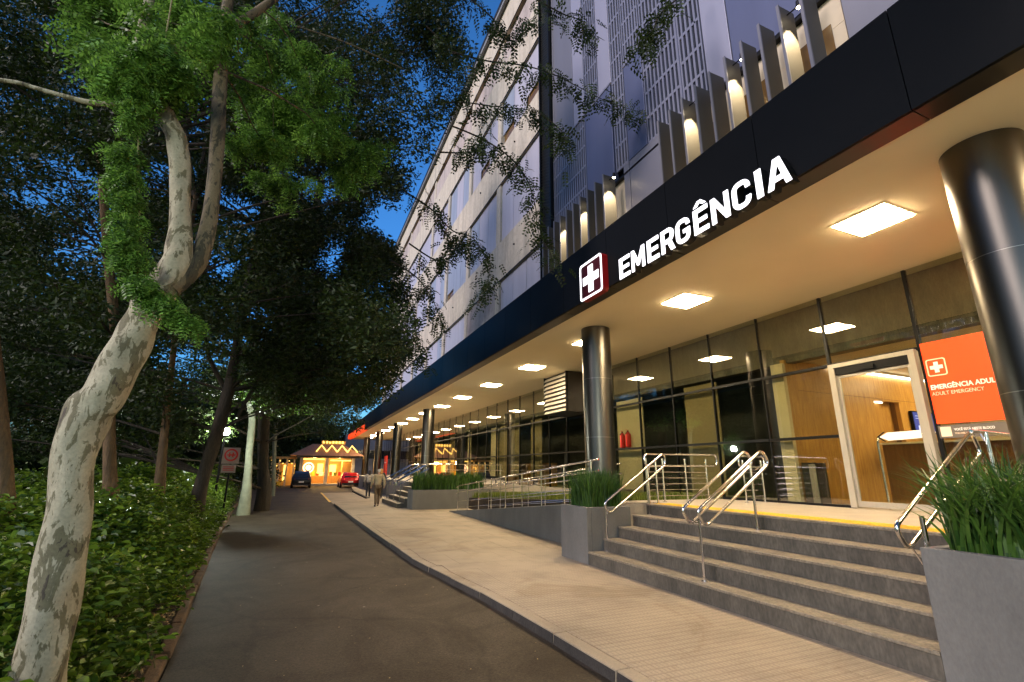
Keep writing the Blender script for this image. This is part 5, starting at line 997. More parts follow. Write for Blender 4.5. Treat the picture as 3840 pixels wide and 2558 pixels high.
# ------------------------------------------------------------------ lettering helper
def text_mesh(s, size, bold=0.0, ext=0.0):
    cu = bpy.data.curves.new('text', 'FONT')
    cu.body = s; cu.size = size; cu.offset = bold; cu.extrude = ext; cu.resolution_u = 4
    cu.align_x = 'LEFT'
    o = bpy.data.objects.new('text', cu); COL.objects.link(o)
    dg = bpy.context.evaluated_depsgraph_get()
    me = bpy.data.meshes.new_from_object(o.evaluated_get(dg))
    bpy.data.objects.remove(o); bpy.data.curves.remove(cu)
    return me
FACE_ROT = Matrix(((0, 0, -1), (-1, 0, 0), (0, 1, 0))).to_4x4()      # text x -> -Y, text y -> +Z, normal -> -X
def put_text(name, s, size, x, y, z, m, parent, bold=0.0, sx=1.0, ext=.002):
    me = text_mesh(s, size, bold, ext)
    w = max(v.co.x for v in me.vertices)
    me.transform(Matrix.Diagonal((sx, 1, 1, 1)))
    me.transform(FACE_ROT)
    off = OFF.get(parent.name, (0, 0, 0))
    me.transform(Matrix.Translation((x - off[0], y - off[1], z - off[2])))
    me.materials.clear(); me.materials.append(m)
    o = bpy.data.objects.new(name, me); COL.objects.link(o); o.parent = parent
    return o, w * sx
def round_rect(y0, y1, z0, z1, r, n=5):
    P = []
    for (cy, cz, a0) in ((y1 - r, z1 - r, 0), (y0 + r, z1 - r, 90), (y0 + r, z0 + r, 180), (y1 - r, z0 + r, 270)):
        for k in range(n + 1):
            a = R(a0 + 90 * k / n)
            P.append((cy + r * math.cos(a), cz + r * math.sin(a)))
    return P
def yz_prism(name, P, x0, x1, m, parent):
    mb = MB(); n = len(P)
    mb.v = [(x0, p[0], p[1]) for p in P] + [(x1, p[0], p[1]) for p in P]
    mb.f = [tuple(range(n)), tuple(range(2 * n - 1, n - 1, -1))] + [(k, (k + 1) % n, n + (k + 1) % n, n + k) for k in range(n)]
    return mb.build(name, m, parent)
def yz_frame(name, Po, Pi, x0, x1, m, parent):
    mb = MB(); n = len(Po)
    mb.v = [(x0,) + p for p in Po] + [(x0,) + p for p in Pi] + [(x1,) + p for p in Po] + [(x1,) + p for p in Pi]
    for k in range(n):
        j = (k + 1) % n
        mb.f += [(k, j, n + j, n + k), (2 * n + k, 3 * n + k, 3 * n + j, 2 * n + j), (k, 2 * n + k, 2 * n + j, j), (n + k, n + j, 3 * n + j, 3 * n + k)]
    return mb.build(name, m, parent)
def yz_cross(name, cy, cz, a, w, x0, x1, m, parent):
    P = [(w, a), (w, w), (a, w), (a, -w), (w, -w), (w, -a), (-w, -a), (-w, -w), (-a, -w), (-a, w), (-w, w), (-w, a)]
    return yz_prism(name, [(cy + p[0], cz + p[1]) for p in P], x0, x1, m, parent)

# EMERGENCIA letters
sign = thing('illuminated_sign', 'glowing white EMERGÊNCIA lettering standing on the dark canopy edge', 'sign', (5.05, 5, 5.2))
LET = [('E', 6.659, 6.328), ('M', 6.300, 5.920), ('E', 5.872, 5.560), ('R', 5.526, 5.195), ('G', 5.185, 4.862), ('Ê', 4.808, 4.500), ('N', 4.466, 4.123), ('C', 4.095, 3.777), ('I', 3.720, 3.602), ('A', 3.565, 3.215)]
size = .525
def arc(cx, cy, rx, ry, a0, a1, n=8):
    return [(cx + rx * math.cos(R(a0 + (a1 - a0) * k / n)), cy + ry * math.sin(R(a0 + (a1 - a0) * k / n))) for k in range(n + 1)]
T_ = .19
def glyph(ch):
    """closed outlines of a heavy condensed sans, height 1"""
    t = T_
    if ch in 'EÊ':
        w = .66
        L = [[(0, 0), (w, 0), (w, t * .9), (t, t * .9), (t, .5 - t * .42), (w * .92, .5 - t * .42), (w * .92, .5 + t * .42), (t, .5 + t * .42), (t, 1 - t * .9), (w, 1 - t * .9), (w, 1), (0, 1)]]
        if ch == 'Ê':
            L.append([(.04, 1.09), (w / 2 - .08, 1.30), (w / 2 + .08, 1.30), (w - .04, 1.09), (w - .21, 1.09), (w / 2, 1.20), (.21, 1.09)])
        return L, w
    if ch == 'M':
        w = .98; m = w / 2
        return [[(0, 0), (t, 0), (t, .66), (m - .075, .18), (m + .075, .18), (w - t, .66), (w - t, 0), (w, 0), (w, 1), (w - t * 1.05, 1), (m, .46), (t * 1.05, 1), (0, 1)]], w
    if ch == 'N':
        w = .78
        return [[(0, 0), (t, 0), (t, .66), (w - t, 0), (w, 0), (w, 1), (w - t, 1), (w - t, .34), (t, 1), (0, 1)]], w
    if ch == 'I':
        return [[(0, 0), (t, 0), (t, 1), (0, 1)]], t
    if ch == 'A':
        w = .86; m = w / 2
        return [[(0, 0), (.205, 0), (.265, .21), (w - .265, .21), (w - .205, 0), (w, 0), (m + .125, 1), (m - .125, 1)], [(.315, .38), (m, .80), (w - .315, .38)]], w
    if ch == 'R':
        w = .74
        o = [(0, 0), (t, 0), (t, .36), (.36, .36), (w - .225, 0), (w, 0), (w - .17, .41)] + arc(w - .32, .695, .30, .305, -52, 90, 9) + [(0, 1)]
        h = [(t, .54)] + arc(w - .34, .69, .125, .15, -90, 90, 8) + [(t, .84)]
        return [o, h], w
    w = .74; r = .30
    out = arc(w - r, 1 - r, r, r, 0, 90, 6) + arc(r, 1 - r, r, r, 90, 180, 6) + arc(r, r, r, r, 180, 270, 6) + arc(w - r, r, r, r, 270, 360, 6)
    q = r - t * .98
    inn = arc(w - r, r, q, q + .02, 0, -90, 6) + arc(r, r, q, q + .02, 270, 180, 6) + arc(r, 1 - r, q, q + .02, 180, 90, 6) + arc(w - r, 1 - r, q, q + .02, 90, 0, 6)
    if ch == 'C':
        return [[(w, .66)] + out + [(w, .34), (w - r + q, .34)] + inn + [(w - r + q, .66)]], w
    return [[(w, .68)] + out + [(w, .53), (w * .52, .53), (w * .52, .38), (w - r + q, .38)] + inn + [(w - r + q, .68)]], w
def glyph_obj(name, ch, y_left, y_right, z0, h, x, ext, m, parent):
    loops, w = glyph(ch)
    cu = bpy.data.curves.new('glyph', 'CURVE'); cu.dimensions = '2D'; cu.fill_mode = 'BOTH'; cu.extrude = ext
    for lp in loops:
        sp = cu.splines.new('POLY'); sp.points.add(len(lp) - 1); sp.use_cyclic_u = True
        for p, c in zip(sp.points, lp): p.co = (c[0], c[1], 0, 1)
    o = bpy.data.objects.new('glyph', cu); COL.objects.link(o)
    me = bpy.data.meshes.new_from_object(o.evaluated_get(bpy.context.evaluated_depsgraph_get()))
    bpy.data.objects.remove(o); bpy.data.curves.remove(cu)
    me.transform(Matrix.Diagonal(((y_left - y_right) / w, h, 1, 1)))
    me.transform(FACE_ROT)
    off = OFF.get(parent.name, (0, 0, 0))
    me.transform(Matrix.Translation((x - off[0], y_left - off[1], z0 - off[2])))
    me.materials.clear(); me.materials.append(m)
    o = bpy.data.objects.new(name, me); COL.objects.link(o); o.parent = parent
    return o
for ch, yl_, yr_ in LET:
    yr_ += .022; yl_ -= .004
    o = glyph_obj('letter', ch, yl_, yr_, 5.022, .395, 5.085, .065, M['black'], sign)
    f = glyph_obj('letter_face', ch, yl_, yr_, 5.022, .395, 5.013, .006, M['letter_emit'], sign)
    f.parent = o
    for yy in (yl_ - .06, yr_ + .06):
        box('bracket', M['black'], o, 5.10, 5.198, yy - .012, yy + .012, 5.145, 5.19)
        box('bracket', M['fascia_under'], o, 5.13, 5.40, yy - .012, yy + .012, 5.108, 5.136)
# cross sign
cs = thing('cross_sign', 'red light box with a glowing white cross left of the lettering', 'sign', (5.13, 7.68, 5.06))
yz_prism('sign_box', round_rect(7.27, 8.09, 5.055, 5.86, .07), 5.065, 5.198, M['red_side'], cs)
yz_prism('sign_face', round_rect(7.275, 8.085, 5.06, 5.855, .068), 5.058, 5.0645, M['maroon'], cs)
yz_frame('lit_border', round_rect(7.272, 8.088, 5.057, 5.858, .07), round_rect(7.315, 8.045, 5.10, 5.815, .05), 5.050, 5.0575, M['letter_emit'], cs)
yz_cross('lit_cross', 7.68, 5.457, .285, .085, 5.048, 5.0575, M['letter_emit'], cs)

# orange sign in the glazing
og = thing('orange_sign', 'orange EMERGÊNCIA ADULTO sign panel behind the big right column', 'sign', (9.46, 3.7, 3))
box('sign_panel', M['orange'], og, 9.455, 9.47, 2.97, 4.43, 2.43, 3.775)
yz_frame('cross_border', round_rect(4.13, 4.40, 3.20, 3.485, .035), round_rect(4.147, 4.383, 3.217, 3.468, .025), 9.448, 9.4545, M['white_pale'], og)
yz_cross('white_cross', 4.265, 3.343, .088, .03, 9.448, 9.4545, M['white'], og)
put_text('sign_text', 'EMERGÊNCIA ADULTO', .105, 9.452, 4.405, 2.985, M['white'], og, bold=.003, sx=.88)
put_text('sign_text', 'ADULT EMERGENCY', .083, 9.452, 4.405, 2.885, M['white_pale'], og, bold=0, sx=.88)
gs = thing('grey_notice_strip', 'grey notice strip with small white print below the orange sign', 'sign', (9.46, 3.7, 2.3))
box('strip_board', M['grey_vinyl'], gs, 9.456, 9.47, 2.97, 4.43, 2.20, 2.40)
box('pictogram', M['white_pale'], gs, 9.450, 9.4555, 4.26, 4.40, 2.225, 2.375)
put_text('strip_text', 'VOCÊ ESTÁ NESTE BLOCO', .052, 9.453, 4.22, 2.31, M['white'], gs, bold=.001, sx=.8)
put_text('strip_text', 'YOU ARE IN THIS BLOCK', .040, 9.453, 4.22, 2.255, M['white_pale'], gs, sx=.8)

# louvred duct box under the ceiling
lv = thing('louvred_duct_box', 'boxy duct with pale louvre blades hanging under the canopy ceiling', 'duct', (8.5, 15.5, 3.7))
box('duct_body', M['fascia_under'], lv, 8.56, 9.46, 14.72, 16.45, 3.68, 5.14)
box('end_frame', M['black'], lv, 8.47, 8.559, 14.72, 14.76, 3.68, 5.14)
box('end_frame', M['black'], lv, 8.47, 8.559, 16.41, 16.45, 3.68, 5.14)
for k in range(9):
    z = 3.76 + k * .155
    MB().hull8([(8.44, 14.765, z - .045), (8.455, 14.765, z - .055), (8.455, 16.405, z - .055), (8.44, 16.405, z - .045)], [(8.53, 14.765, z + .075), (8.545, 14.765, z + .065), (8.545, 16.405, z + .065), (8.53, 16.405, z + .075)]).build('louvre_blade', M['louvre'], lv)

# ------------------------------------------------------------------ upper facade of the modern wing
XF = 6.5
def panel(m, y0, y1, z0, z1, x=XF, name='cladding_panel'):
    box(name, M[m], bld, x, x + .12, y0 + .012, y1 - .012, z0 + .012, z1 - .012, bevel=.006)
def grille(y0, y1, z0, z1, bar=.66, pitch=.118, wv=.052):
    mb = MB()
    n = max(2, round((y1 - y0) / pitch)); p = (y1 - y0) / n
    for i in range(n + 1):
        w = wv if 0 < i < n else .075
        y = y0 + i * p
        a, b = max(y0, y - w / 2), min(y1, y + w / 2)
        mb.box(XF, XF + .05, a, b, z0, z1)
    z = z0
    while z <= z1 + .01:
        mb.box(XF + .004, XF + .045, y0 + .001, y1 - .001, z - .035, z + .035); z += bar
    mb.build('slot_screen', M['slat'], bld, kind='stuff')
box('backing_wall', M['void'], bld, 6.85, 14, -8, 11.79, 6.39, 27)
box('lower_soffit', M['black'], bld, 6.5, 6.849, 3.1, 11.78, 8.60, 8.66)
ZA, ZB, ZT = 8.87, 11.64, 27.0
for (y0, y1, m) in ((11.69, 11.78, 'panel'), (10.47, 11.69, 'panel'), (9.87, 10.47, 'panel_light')):
    panel(m, y0, y1, ZB, 17.2); panel(m, y0, y1, 17.2, ZT)
for (y0, y1, m) in ((8.55, 9.15, 'panel_light'),):
    panel(m, y0, y1, ZB, 17.2); panel(m, y0, y1, 17.2, ZT)
panel('panel_blue', 8.60, 9.87, 8.67, ZB)
panel('panel_blue', 7.33, 8.03, ZA, ZB)
panel('panel_light', 4.92, 5.52, 8.67, 14.6); panel('panel_light', 4.92, 5.52, 14.6, ZT)
panel('panel_blue', 3.08, 4.92, 8.67, 14.6); panel('panel_blue', 3.08, 4.92, 14.6, ZT)
panel('panel', -8, 3.08, 6.40, ZT)
panel('panel', 8.03, 8.26, 6.40, ZA); panel('panel', 6.55, 8.03, 6.40, ZA)
for (y0, y1, z0, z1) in ((9.17, 9.85, ZB, ZT), (8.05, 8.53, 8.9, ZT), (7.35, 8.01, ZB, ZT), (6.20, 7.31, ZA, ZT), (5.54, 6.15, 8.67, ZT), (9.89, 11.2, 8.67, ZB), (11.22, 11.78, 8.67, ZB)):
    grille(y0, y1, z0, z1)
for (y0, y1) in ((6.15, 6.20),):
    box('vertical_trim', M['slat'], bld, XF - .03, XF + .1, y0, y1, 8.67, ZT)
for (y0, y1, z) in ((8.60, 9.85, ZB), (7.35, 8.01, ZB), (9.89, 11.78, ZB)):
    box('ledge_trim', M['slat'], bld, XF - .02, XF + .1, y0, y1, z - .03, z + .03)
# wall behind the fins
for j in range(4):
    for i in range(6):
        box('wall_tile', M['tiles'], bld, 6.60, 6.62, 3.12 + i * .56, 3.12 + i * .56 + .553, 6.40 + j * .55, 6.40 + j * .55 + .543)
for i in range(3):
    box('strip_window', M['amber'], bld, 6.585, 6.599, 3.3 + i * 1.1, 3.8 + i * 1.1, 7.55, 8.15)
box('wall_lining', M['tiles'], bld, 6.60, 6.62, 8.3, 11.78, 6.40, 8.6)
# fins with down lights
fins = [3.30, 3.645, 3.99, 4.335, 4.68, 5.03, 5.375, 5.72, 6.06, 6.40] + [8.40 + .355 * i for i in range(10)]
for y in fins:
    box('facade_fin', M['fin'], bld, 6.012, 6.34, y, y + .035, 6.39, 8.60)
    box('fin_edge', M['fin_edge'], bld, 5.985, 6.011, y - .004, y + .039, 6.39, 8.61)
spots = [(3.645, 'brightest fin spotlight nearest to the top right corner'), (4.68, 'fin spotlight second from the right above the canopy'), (5.72, 'fin spotlight third from the right above the letter C'), (8.40, 'fin spotlight right of the two far ones beyond the flat panel'), (9.465, 'fin spotlight above the cross sign, middle of the far three'), (10.53, 'farthest fin spotlight next to the dark mesh shaft')]
for (y, lb) in spots:
    yy = y - .19
    t = thing('fin_spotlight', lb, 'spotlight', (6.17, yy, 8.48), 'spotlights between the facade fins')
    MB().tube([(6.17, yy, 8.56), (6.17, yy, 8.44)], [.03, .04], 14).build('spot_housing', M['black'], t, smooth=True)
    MB().tube([(6.17, yy, 8.439), (6.17, yy, 8.425)], [.034, .024], 14).build('spot_lens', M['spot_emit'], t, smooth=True)
    MB().tube([(6.17, yy, 8.47), (6.17, y, 8.49)], .012, 6).build('arm', M['black'], t)
    ld = bpy.data.lights.new('spot_light', 'SPOT'); ld.energy = 170; ld.color = (1.0, .80, .48); ld.spot_size = R(58); ld.spot_blend = .5; ld.shadow_soft_size = .03
    lo = bpy.data.objects.new('spot_light', ld); COL.objects.link(lo); lo.parent = t
    lo.location = (0, .0, -.06)
    lo.rotation_euler = Vector((0, -.20, 1)).to_track_quat('Z', 'Y').to_euler()

# mesh shaft between the wings
sh = thing('mesh_service_shaft', 'tall dark mesh covered shaft between the two hospital wings', 'shaft', (6.5, 12.2, 6.4))
box('shaft_core', M['hatch'], sh, 6.47, 7.6, 11.86, 12.52, 6.39, 27)
for y in (11.80, 12.50):
    box('corner_post', M['black'], sh, 6.38, 6.46, y, y + .06, 6.39, 27)
mm = MB(); z = 6.4
while z < 26.6:
    mm.tube([(6.43, 11.86, z), (6.43, 12.50, z + .30)], .010, 4, caps=False); z += .11
mm.build('mesh_wires', M['hatch'], sh, kind='stuff')

# ------------------------------------------------------------------ old wing
old = thing('old_hospital_wing', 'older cream hospital wing with long rows of lavender window panels', 'building', (7, 30, 0))
XB = 6.8; yB0, yB1 = 13.40, 48.0
box('core_wall', M['plaster'], old, XB + .22, 16, yB0 + .02, yB1, 6.39, 23.6)
box('corner_pier', M['plaster'], old, XB, XB + .6, 12.6, yB0 - .004, 6.39, 23.6, bevel=.01)
zr = [(6.39, 6.9), (9.24, 10.96), (13.82, 15.64), (18.15, 20.01), (21.76, 23.6)]
for k, (a, b) in enumerate(zr):
    yy = yB0
    while yy < yB1 - .1:
        yn = min(yy + 8.44, yB1)
        box('spandrel', M['plaster'], old, XB, XB + .219, yy, yn - .006, a, b, bevel=.01)
        if k: box('drip_edge', M['black'], old, XB - .02, XB + .01, yy, yn - .006, a - .035, a - .001)
        yy = yn
bands = [(6.9, 9.24), (10.96, 13.82), (15.64, 18.15), (20.01, 21.76)]
for bi, (a, b) in enumerate(bands):
    yy = yB0
    k = 0
    while yy < yB1 - .5:
        yn = min(yy + 4.2, yB1)
        box('pier', M['plaster'], old, XB - .003 if bi < 3 else XB + .05, XB + .218, yn - .42, yn, a + .001, b - .036, bevel=.008)
        n = 3
        w = (yn - .42 - yy - .02) / n
        solid = (bi == 0 and k == 1) or (bi == 3)
        if bi == 0 and k == 1:
            box('infill_wall', M['plaster_pink'], old, XB + .03, XB + .218, yy + .01, yn - .421, a, b - .036)
        elif bi == 3:
            box('infill_wall', M['plaster_pink'], old, XB + .09, XB + .218, yy + .01, yn - .421, a, b - .30)
            box('slot_window', M['amber'], old, XB + .17, XB + .19, yy + .01, yn - 1.2, b - .299, b - .036)
        else:
            for i in range(n):
                y0 = yy + .01 + i * w
                mt = 'shutter_blue' if ((bi, k) in ((2, 2), (1, 3), (1, 2)) and i != 1) or random.random() < .12 else 'shutter'
                zz = a
                if bi == 2 and (k, i) in ((0, 0), (0, 2), (1, 1), (3, 0)):
                    box('open_window', M['amber'], old, XB + .15, XB + .17, y0 + .05, y0 + w - .05, a + .02, a + .66); zz = a + .70
                if bi == 1 and (k, i) in ((2, 2),):
                    box('open_window', M['amber'], old, XB + .15, XB + .17, y0 + .05, y0 + w - .05, a + .02, a + .5); zz = a + .52
                box('window_panel', M[mt], old, XB + .09, XB + .12, y0 + .015, y0 + w - .015, zz, b - .06)
        yy = yn; k += 1
box('parapet_cap', M['hatch'], old, XB - .22, 16, 12.6, yB1 + .1, 23.61, 23.86)
box('gutter', M['concrete'], old, XB - .20, XB - .05, yB0, yB1 + .05, 23.40, 23.60)
for i, y in enumerate((15.6, 19.8, 23.9, 28.3)):
    for z in (10.2, 14.9, 19.3):
        MB().tube([(XB - .05, y, z), (XB + .02, y, z)], .035, 8).build('drain_spout', M['black'], old)

# grey building at the end of the canopy
gb = thing('grey_end_building', 'plain grey building with a dark window band at the end of the street', 'building', (7, 66, 0))
box('wall', M['concrete'], gb, 5.3, 14, 66, 74, 0, 2.9); box('wall', M['concrete'], gb, 5.3, 14, 66, 74, 4.0, 6.0)
box('window_band', M['car_glass'], gb, 5.35, 14, 66.05, 74, 2.901, 3.999)
for x in (5.3, 6.6, 7.9, 9.2):
    box('window_post', M['slat'], gb, x, x + .07, 65.97, 66.04, 2.9, 4.0)
for k in range(14):
    box('balcony_bar', M['slat'], gb, 5.6 + k * .3, 5.66 + k * .3, 65.9, 65.96, 2.3, 2.85)
box('ledge', M['slat'], gb, 5.25, 12, 65.88, 65.98, 2.86, 2.95)
box('doorway', M['slat'], gb, 7.6, 8.8, 65.94, 65.99, .0, 2.0)
tt = thing('red_totem', 'tall bright red totem sign beside the farthest columns', 'sign', (7.5, 47, 1))
box('totem_body', M['red'], tt, 7.42, 7.52, 46.2, 47.5, 1.0, 2.85); box('totem_band', M['white'], tt, 7.414, 7.419, 46.4, 47.3, 2.2, 2.3)
# ------------------------------------------------------------------ foliage helpers
def unit(a):
    return a / np.maximum(np.linalg.norm(a, axis=-1, keepdims=True), 1e-9)
def blob_points(blobs, density, shell=0.35):
    P = []
    for (x, y, z, rx, ry, rz) in blobs:
        n = int(density * (rx * ry + ry * rz + rx * rz) / 3 * 4)
        d = unit(rng.normal(size=(n, 3)))
        r = rng.random((n, 1)) ** shell
        P.append(np.array([x, y, z]) + d * r * np.array([rx, ry, rz]))
    return np.concatenate(P)
def sprays(P, rach=.15, pairs=6, leaf=.045, droop=.6, seed_dir=None, wid=.19):
    """feathery compound leaves: (n, 2*pairs) rhombic leaflets along a drooping rachis"""
    n = len(P)
    d = rng.normal(size=(n, 3)); d[:, 2] = -np.abs(rng.normal(size=n)) * droop - .15
    if seed_dir is not None: d += seed_dir
    d = unit(d)
    up = np.tile([0, 0, 1.0], (n, 1)) + rng.normal(size=(n, 3)) * .35
    s = unit(np.cross(d, up)); nn = np.cross(s, d)
    sc_ = rng.uniform(.7, 1.25, (n, 1))
    F = []
    for k in range(pairs):
        t = (k + .6) / pairs
        c = P + d * rach * sc_ * t + np.array([0, 0, -1]) * rach * sc_ * .35 * t * t
        ll = leaf * sc_ * (1.0 - .45 * abs(t - .45))
        for sg in (1, -1):
            ax = unit(s * sg + d * .45 - nn * .18 + rng.normal(size=(n, 3)) * .12)
            w = unit(np.cross(ax, nn)) * ll * wid
            a = c; b = c + ax * ll
            m = c + ax * ll * .5
            F.append(np.stack([a, m + w, b, m - w], axis=1))
    return np.concatenate(F)
def flat_leaves(P, L=.09, W=.035, per=1):
    n = len(P)
    out = []
    for _ in range(per):
        ax = rng.normal(size=(n, 3)); ax[:, 2] = ax[:, 2] * .6 - .25; ax = unit(ax)
        w = unit(np.cross(ax, rng.normal(size=(n, 3))))
        l = L * rng.uniform(.6, 1.4, (n, 1)); ww = W * rng.uniform(.7, 1.3, (n, 1)) * .5
        c = P + rng.normal(size=(n, 3)) * L * .6
        out.append(np.stack([c, c + ax * l * .45 + w * ww, c + ax * l, c + ax * l * .45 - w * ww], axis=1))
    return np.concatenate(out)
def broad_leaves(P, L=.075, W=.042, tilt=.5):
    """folded broad leaves, two quads each sharing no vertices"""
    n = len(P)
    ax = rng.normal(size=(n, 3)); ax[:, 2] = np.abs(ax[:, 2]) * .3 * tilt; ax = unit(ax)
    s = unit(np.cross(ax, np.array([0, 0, 1.0]) + rng.normal(size=(n, 3)) * .45)); nn = np.cross(s, ax)
    l = L * rng.uniform(.55, 1.3, (n, 1)); w = W * rng.uniform(.7, 1.2, (n, 1)) * .5
    tip = P + ax * l + np.array([0, 0, -.25]) * l
    F = []
    for sg in (1, -1):
        m = P + ax * l * .35 + s * sg * w + nn * w * .35
        m2 = P + ax * l * .72 + s * sg * w * .75 + nn * w * .2
        F.append(np.stack([P, m, m2, tip], axis=1))
    return np.concatenate(F)
def branches(blobs, trunk, m, parent, r=.022, sag=.3):
    mb = MB()
    T = [np.array(t) for t in trunk]
    for (x, y, z, rx, ry, rz) in blobs:
        c = np.array([x, y, z])
        k = min(range(len(T)), key=lambda i: np.linalg.norm(T[i][:3] - c) + abs(T[i][2] - (z - 1.2)) * .6)
        a = T[k][:3]
        mid = (a + c) / 2 + np.array([random.uniform(-.2, .2), random.uniform(-.2, .2), random.uniform(.1, .5) * sag])
        L = np.linalg.norm(c - a)
        mb.tube([tuple(a), tuple((a + mid) / 2 + [0, 0, .05]), tuple(mid), tuple((mid + c) / 2), tuple(c)], [min(.09, r * (1 + L * .35)), r * (1 + L * .22), r * (1 + L * .1), r * .8, r * .4], 5, caps=False)
        for _ in range(3):
            e = c + np.array([random.uniform(-rx, rx), random.uniform(-ry, ry), random.uniform(-rz, rz)]) * .8
            mb.tube([tuple((mid + c) / 2), tuple(e)], [r * .5, r * .2], 4, caps=False)
    return mb.build('branch', m, parent, smooth=True, kind='stuff')

# main tree
tree = thing('mottled_tree', 'big leaning tree with pale mottled bark at the left foreground', 'tree', (-1.3, 4.2, -.05))
base = [(-1.30, 4.2, -.35, .30)] + MAIN_TRUNK
limb('trunk', base, M['bark'], tree, n=28, k=8, wob=.06)
limb('limb', MAIN_LIMB, M['bark_moss'], tree, n=18, k=6)
limb('limb', MAIN_BRANCH_LEFT, M['bark'], tree, n=12, k=5)
limb('limb', MAIN_BRANCH_RIGHT, M['bark_moss'], tree, n=12, k=5)
limb('limb', [(a, b, c, r * .5) for a, b, c, r in TWIG_C], M['bark_moss'], tree, n=8, k=4)
branches(NEAR_BLOBS[::2], MAIN_LIMB[-4:] + MAIN_BRANCH_RIGHT + MAIN_TRUNK[-4:], M['bark_moss'], tree, .007)
def clumps(blobs, k, r):
    out = []
    for (x, y, z, rx, ry, rz) in blobs:
        for _ in range(max(2, int(k * (rx * rz + ry * rz + rx * ry)))):
            d = unit(rng.normal(size=3)) * rng.random() ** .4
            q = r * rng.uniform(.6, 1.4)
            out.append((x + d[0] * rx, y + d[1] * ry, z + d[2] * rz, q, q, q * .7))
    return out
Pn = blob_points(clumps(NEAR_BLOBS, 12, .17), 640)
np_mesh('crown', sprays(Pn, .17, 6, .050, wid=.25), M['leaf'], tree, kind='stuff')
# unseen crown leaves, added over the road to cut the blue sky light
hi = [(random.uniform(-6.5, 2.6), random.uniform(-4, 7), random.uniform(7.2, 10.5), .9, .9, .6) for _ in range(70)]
hi = [b for b in hi if b[2] > 7.0 + max(0, b[1]) * .55]
np_mesh('crown', flat_leaves(blob_points(hi, 75), .17, .07, 2), M['leaf_far'], tree, kind='stuff')  # added unseen leaves, only there to cut the sky light
vine = thing('climbing_vine', 'feathery bright green vine hanging beside the mottled trunk', 'vine', (-1.5, 3.95, 2.6))
mb = MB(); mb.tube([q[:3] for q in smooth_path(VINE_STEM, 4)], .006, 6); mb.build('stem', M['stem'], vine, smooth=True)
Pv = blob_points(VINE_BLOBS, 3400)
np_mesh('foliage', sprays(Pv, .095, 6, .036, droop=.9), M['leaf'], vine, kind='stuff')

# other trees of the bed
def far_tree(label, trunk, blobs, bark, bm_, dens, L=.10, W=.038, name='street_tree', extra=None, k=4):
    t = thing(name, label, 'tree', (trunk[0][0], trunk[0][1], -.05))
    tr = [(trunk[0][0], trunk[0][1], -.3, trunk[0][3] * .9)] + [(a[0], a[1], a[2], a[3] * .82) for a in trunk]
    limb('trunk', tr, bm_, t, n=16, k=k, wob=.08)
    for e in (extra or []):
        limb('limb', e, bm_, t, n=8, k=3, wob=.05)
    if blobs:
        branches(blobs[::3], trunk, M['bark_dark'], t, .014)
        np_mesh('crown', flat_leaves(blob_points(blobs, dens), L, W, 3), M['leaf_far'], t, kind='stuff')
    return t
def thin(T, k):
    return [(a[0], a[1], a[2], a[3] * k) for a in T]
hiA = [(x, y, z, rx, ry, rz) for (x, y, z, rx, ry, rz) in BLOBS_B if x < -5.5]
resB = [b for b in BLOBS_B if b[0] >= -5.5]
far_tree('thick brown trunk cut by the left picture edge', thin(TRUNK_A, .75), hiA, None, M['bark_warm'], 260, name='street_tree')
tB = far_tree('slender brown tree close behind the mottled trunk', thin(TRUNK_B, .85), resB, None, M['bark_warm'], 260)
tC = far_tree('thin brown tree standing between the mottled tree and the leaning dark one', thin(TRUNK_C, .72), BLOBS_C, None, M['bark_warm'], 230, .11, .042)
tD = far_tree('dark tree leaning right in front of the street lamp', thin(TRUNK_D, .75), BLOBS_D, None, M['bark_dark'], 170, .13, .05, extra=[TWIG_A, TWIG_B])
tE = thing('street_tree', 'pale thin crooked tree lit green by the street lamp', 'tree', (TRUNK_E[0][0], 22, 0))
limb('trunk', [(TRUNK_E[0][0], 22, -.3, .25)] + TRUNK_E, M['bark_pale'], tE, n=12, k=4)
x, y, z, _ = TRUNK_E[4]
lb = [(x + .2, 21.6, z + .9, .8, .8, .35), (x + 1.3, 21.5, z + .7, .9, .8, .4), (x + .5, 21.5, z + 1.1, 1.2, 1, .5), (x + 2.2, 22, z + .8, .8, .8, .5)]
np_mesh('crown', flat_leaves(blob_points(lb, 240), .14, .055, 2), M['leaf'], tE, kind='stuff')
tF = far_tree('thick dark trunk right of the pale lamp lit tree', TRUNK_F, BLOBS_F, None, M['bark_dark'], 110, .17, .065)
tG = far_tree('thin far tree at the bend of the road', TRUNK_G, [(-1.5, 36, 6, 3, 3, 1.6), (0.6, 37, 6.6, 2.6, 2.5, 1.3), (-3.5, 34, 6.5, 3, 3, 2), (2.0, 38, 7.6, 1.6, 2, 1.0)], None, M['bark_pale'], 60, .24, .09)

# overhanging twigs in front of the facades
ov = thing('overhanging_branch', 'long drooping leafy twigs reaching over the road before the facades', 'tree branch', SPRIGS[0][0])
mb = MB(); SP = []
for s in SPRIGS:
    q = smooth_path([tuple(p) + (0.01,) for p in s], 6)
    n = len(q)
    mb.tube([p[:3] for p in q], [.02 * (1 - .8 * i / n) for i in range(n)], 5, caps=False)
    for i, p in enumerate(q):
        if i < 3: continue
        for _ in range(5):
            SP.append(np.array(p[:3]) + rng.normal(size=3) * np.array([.11, .12, .12]) + np.array([0, 0, -.05]))
mb.build('twig', M['bark_dark'], ov, smooth=True, kind='stuff')
SP = np.array(SP)
np_mesh('foliage', sprays(SP, .24, 5, .09, droop=1.4, wid=.27), M['leaf_far'], ov, kind='stuff')

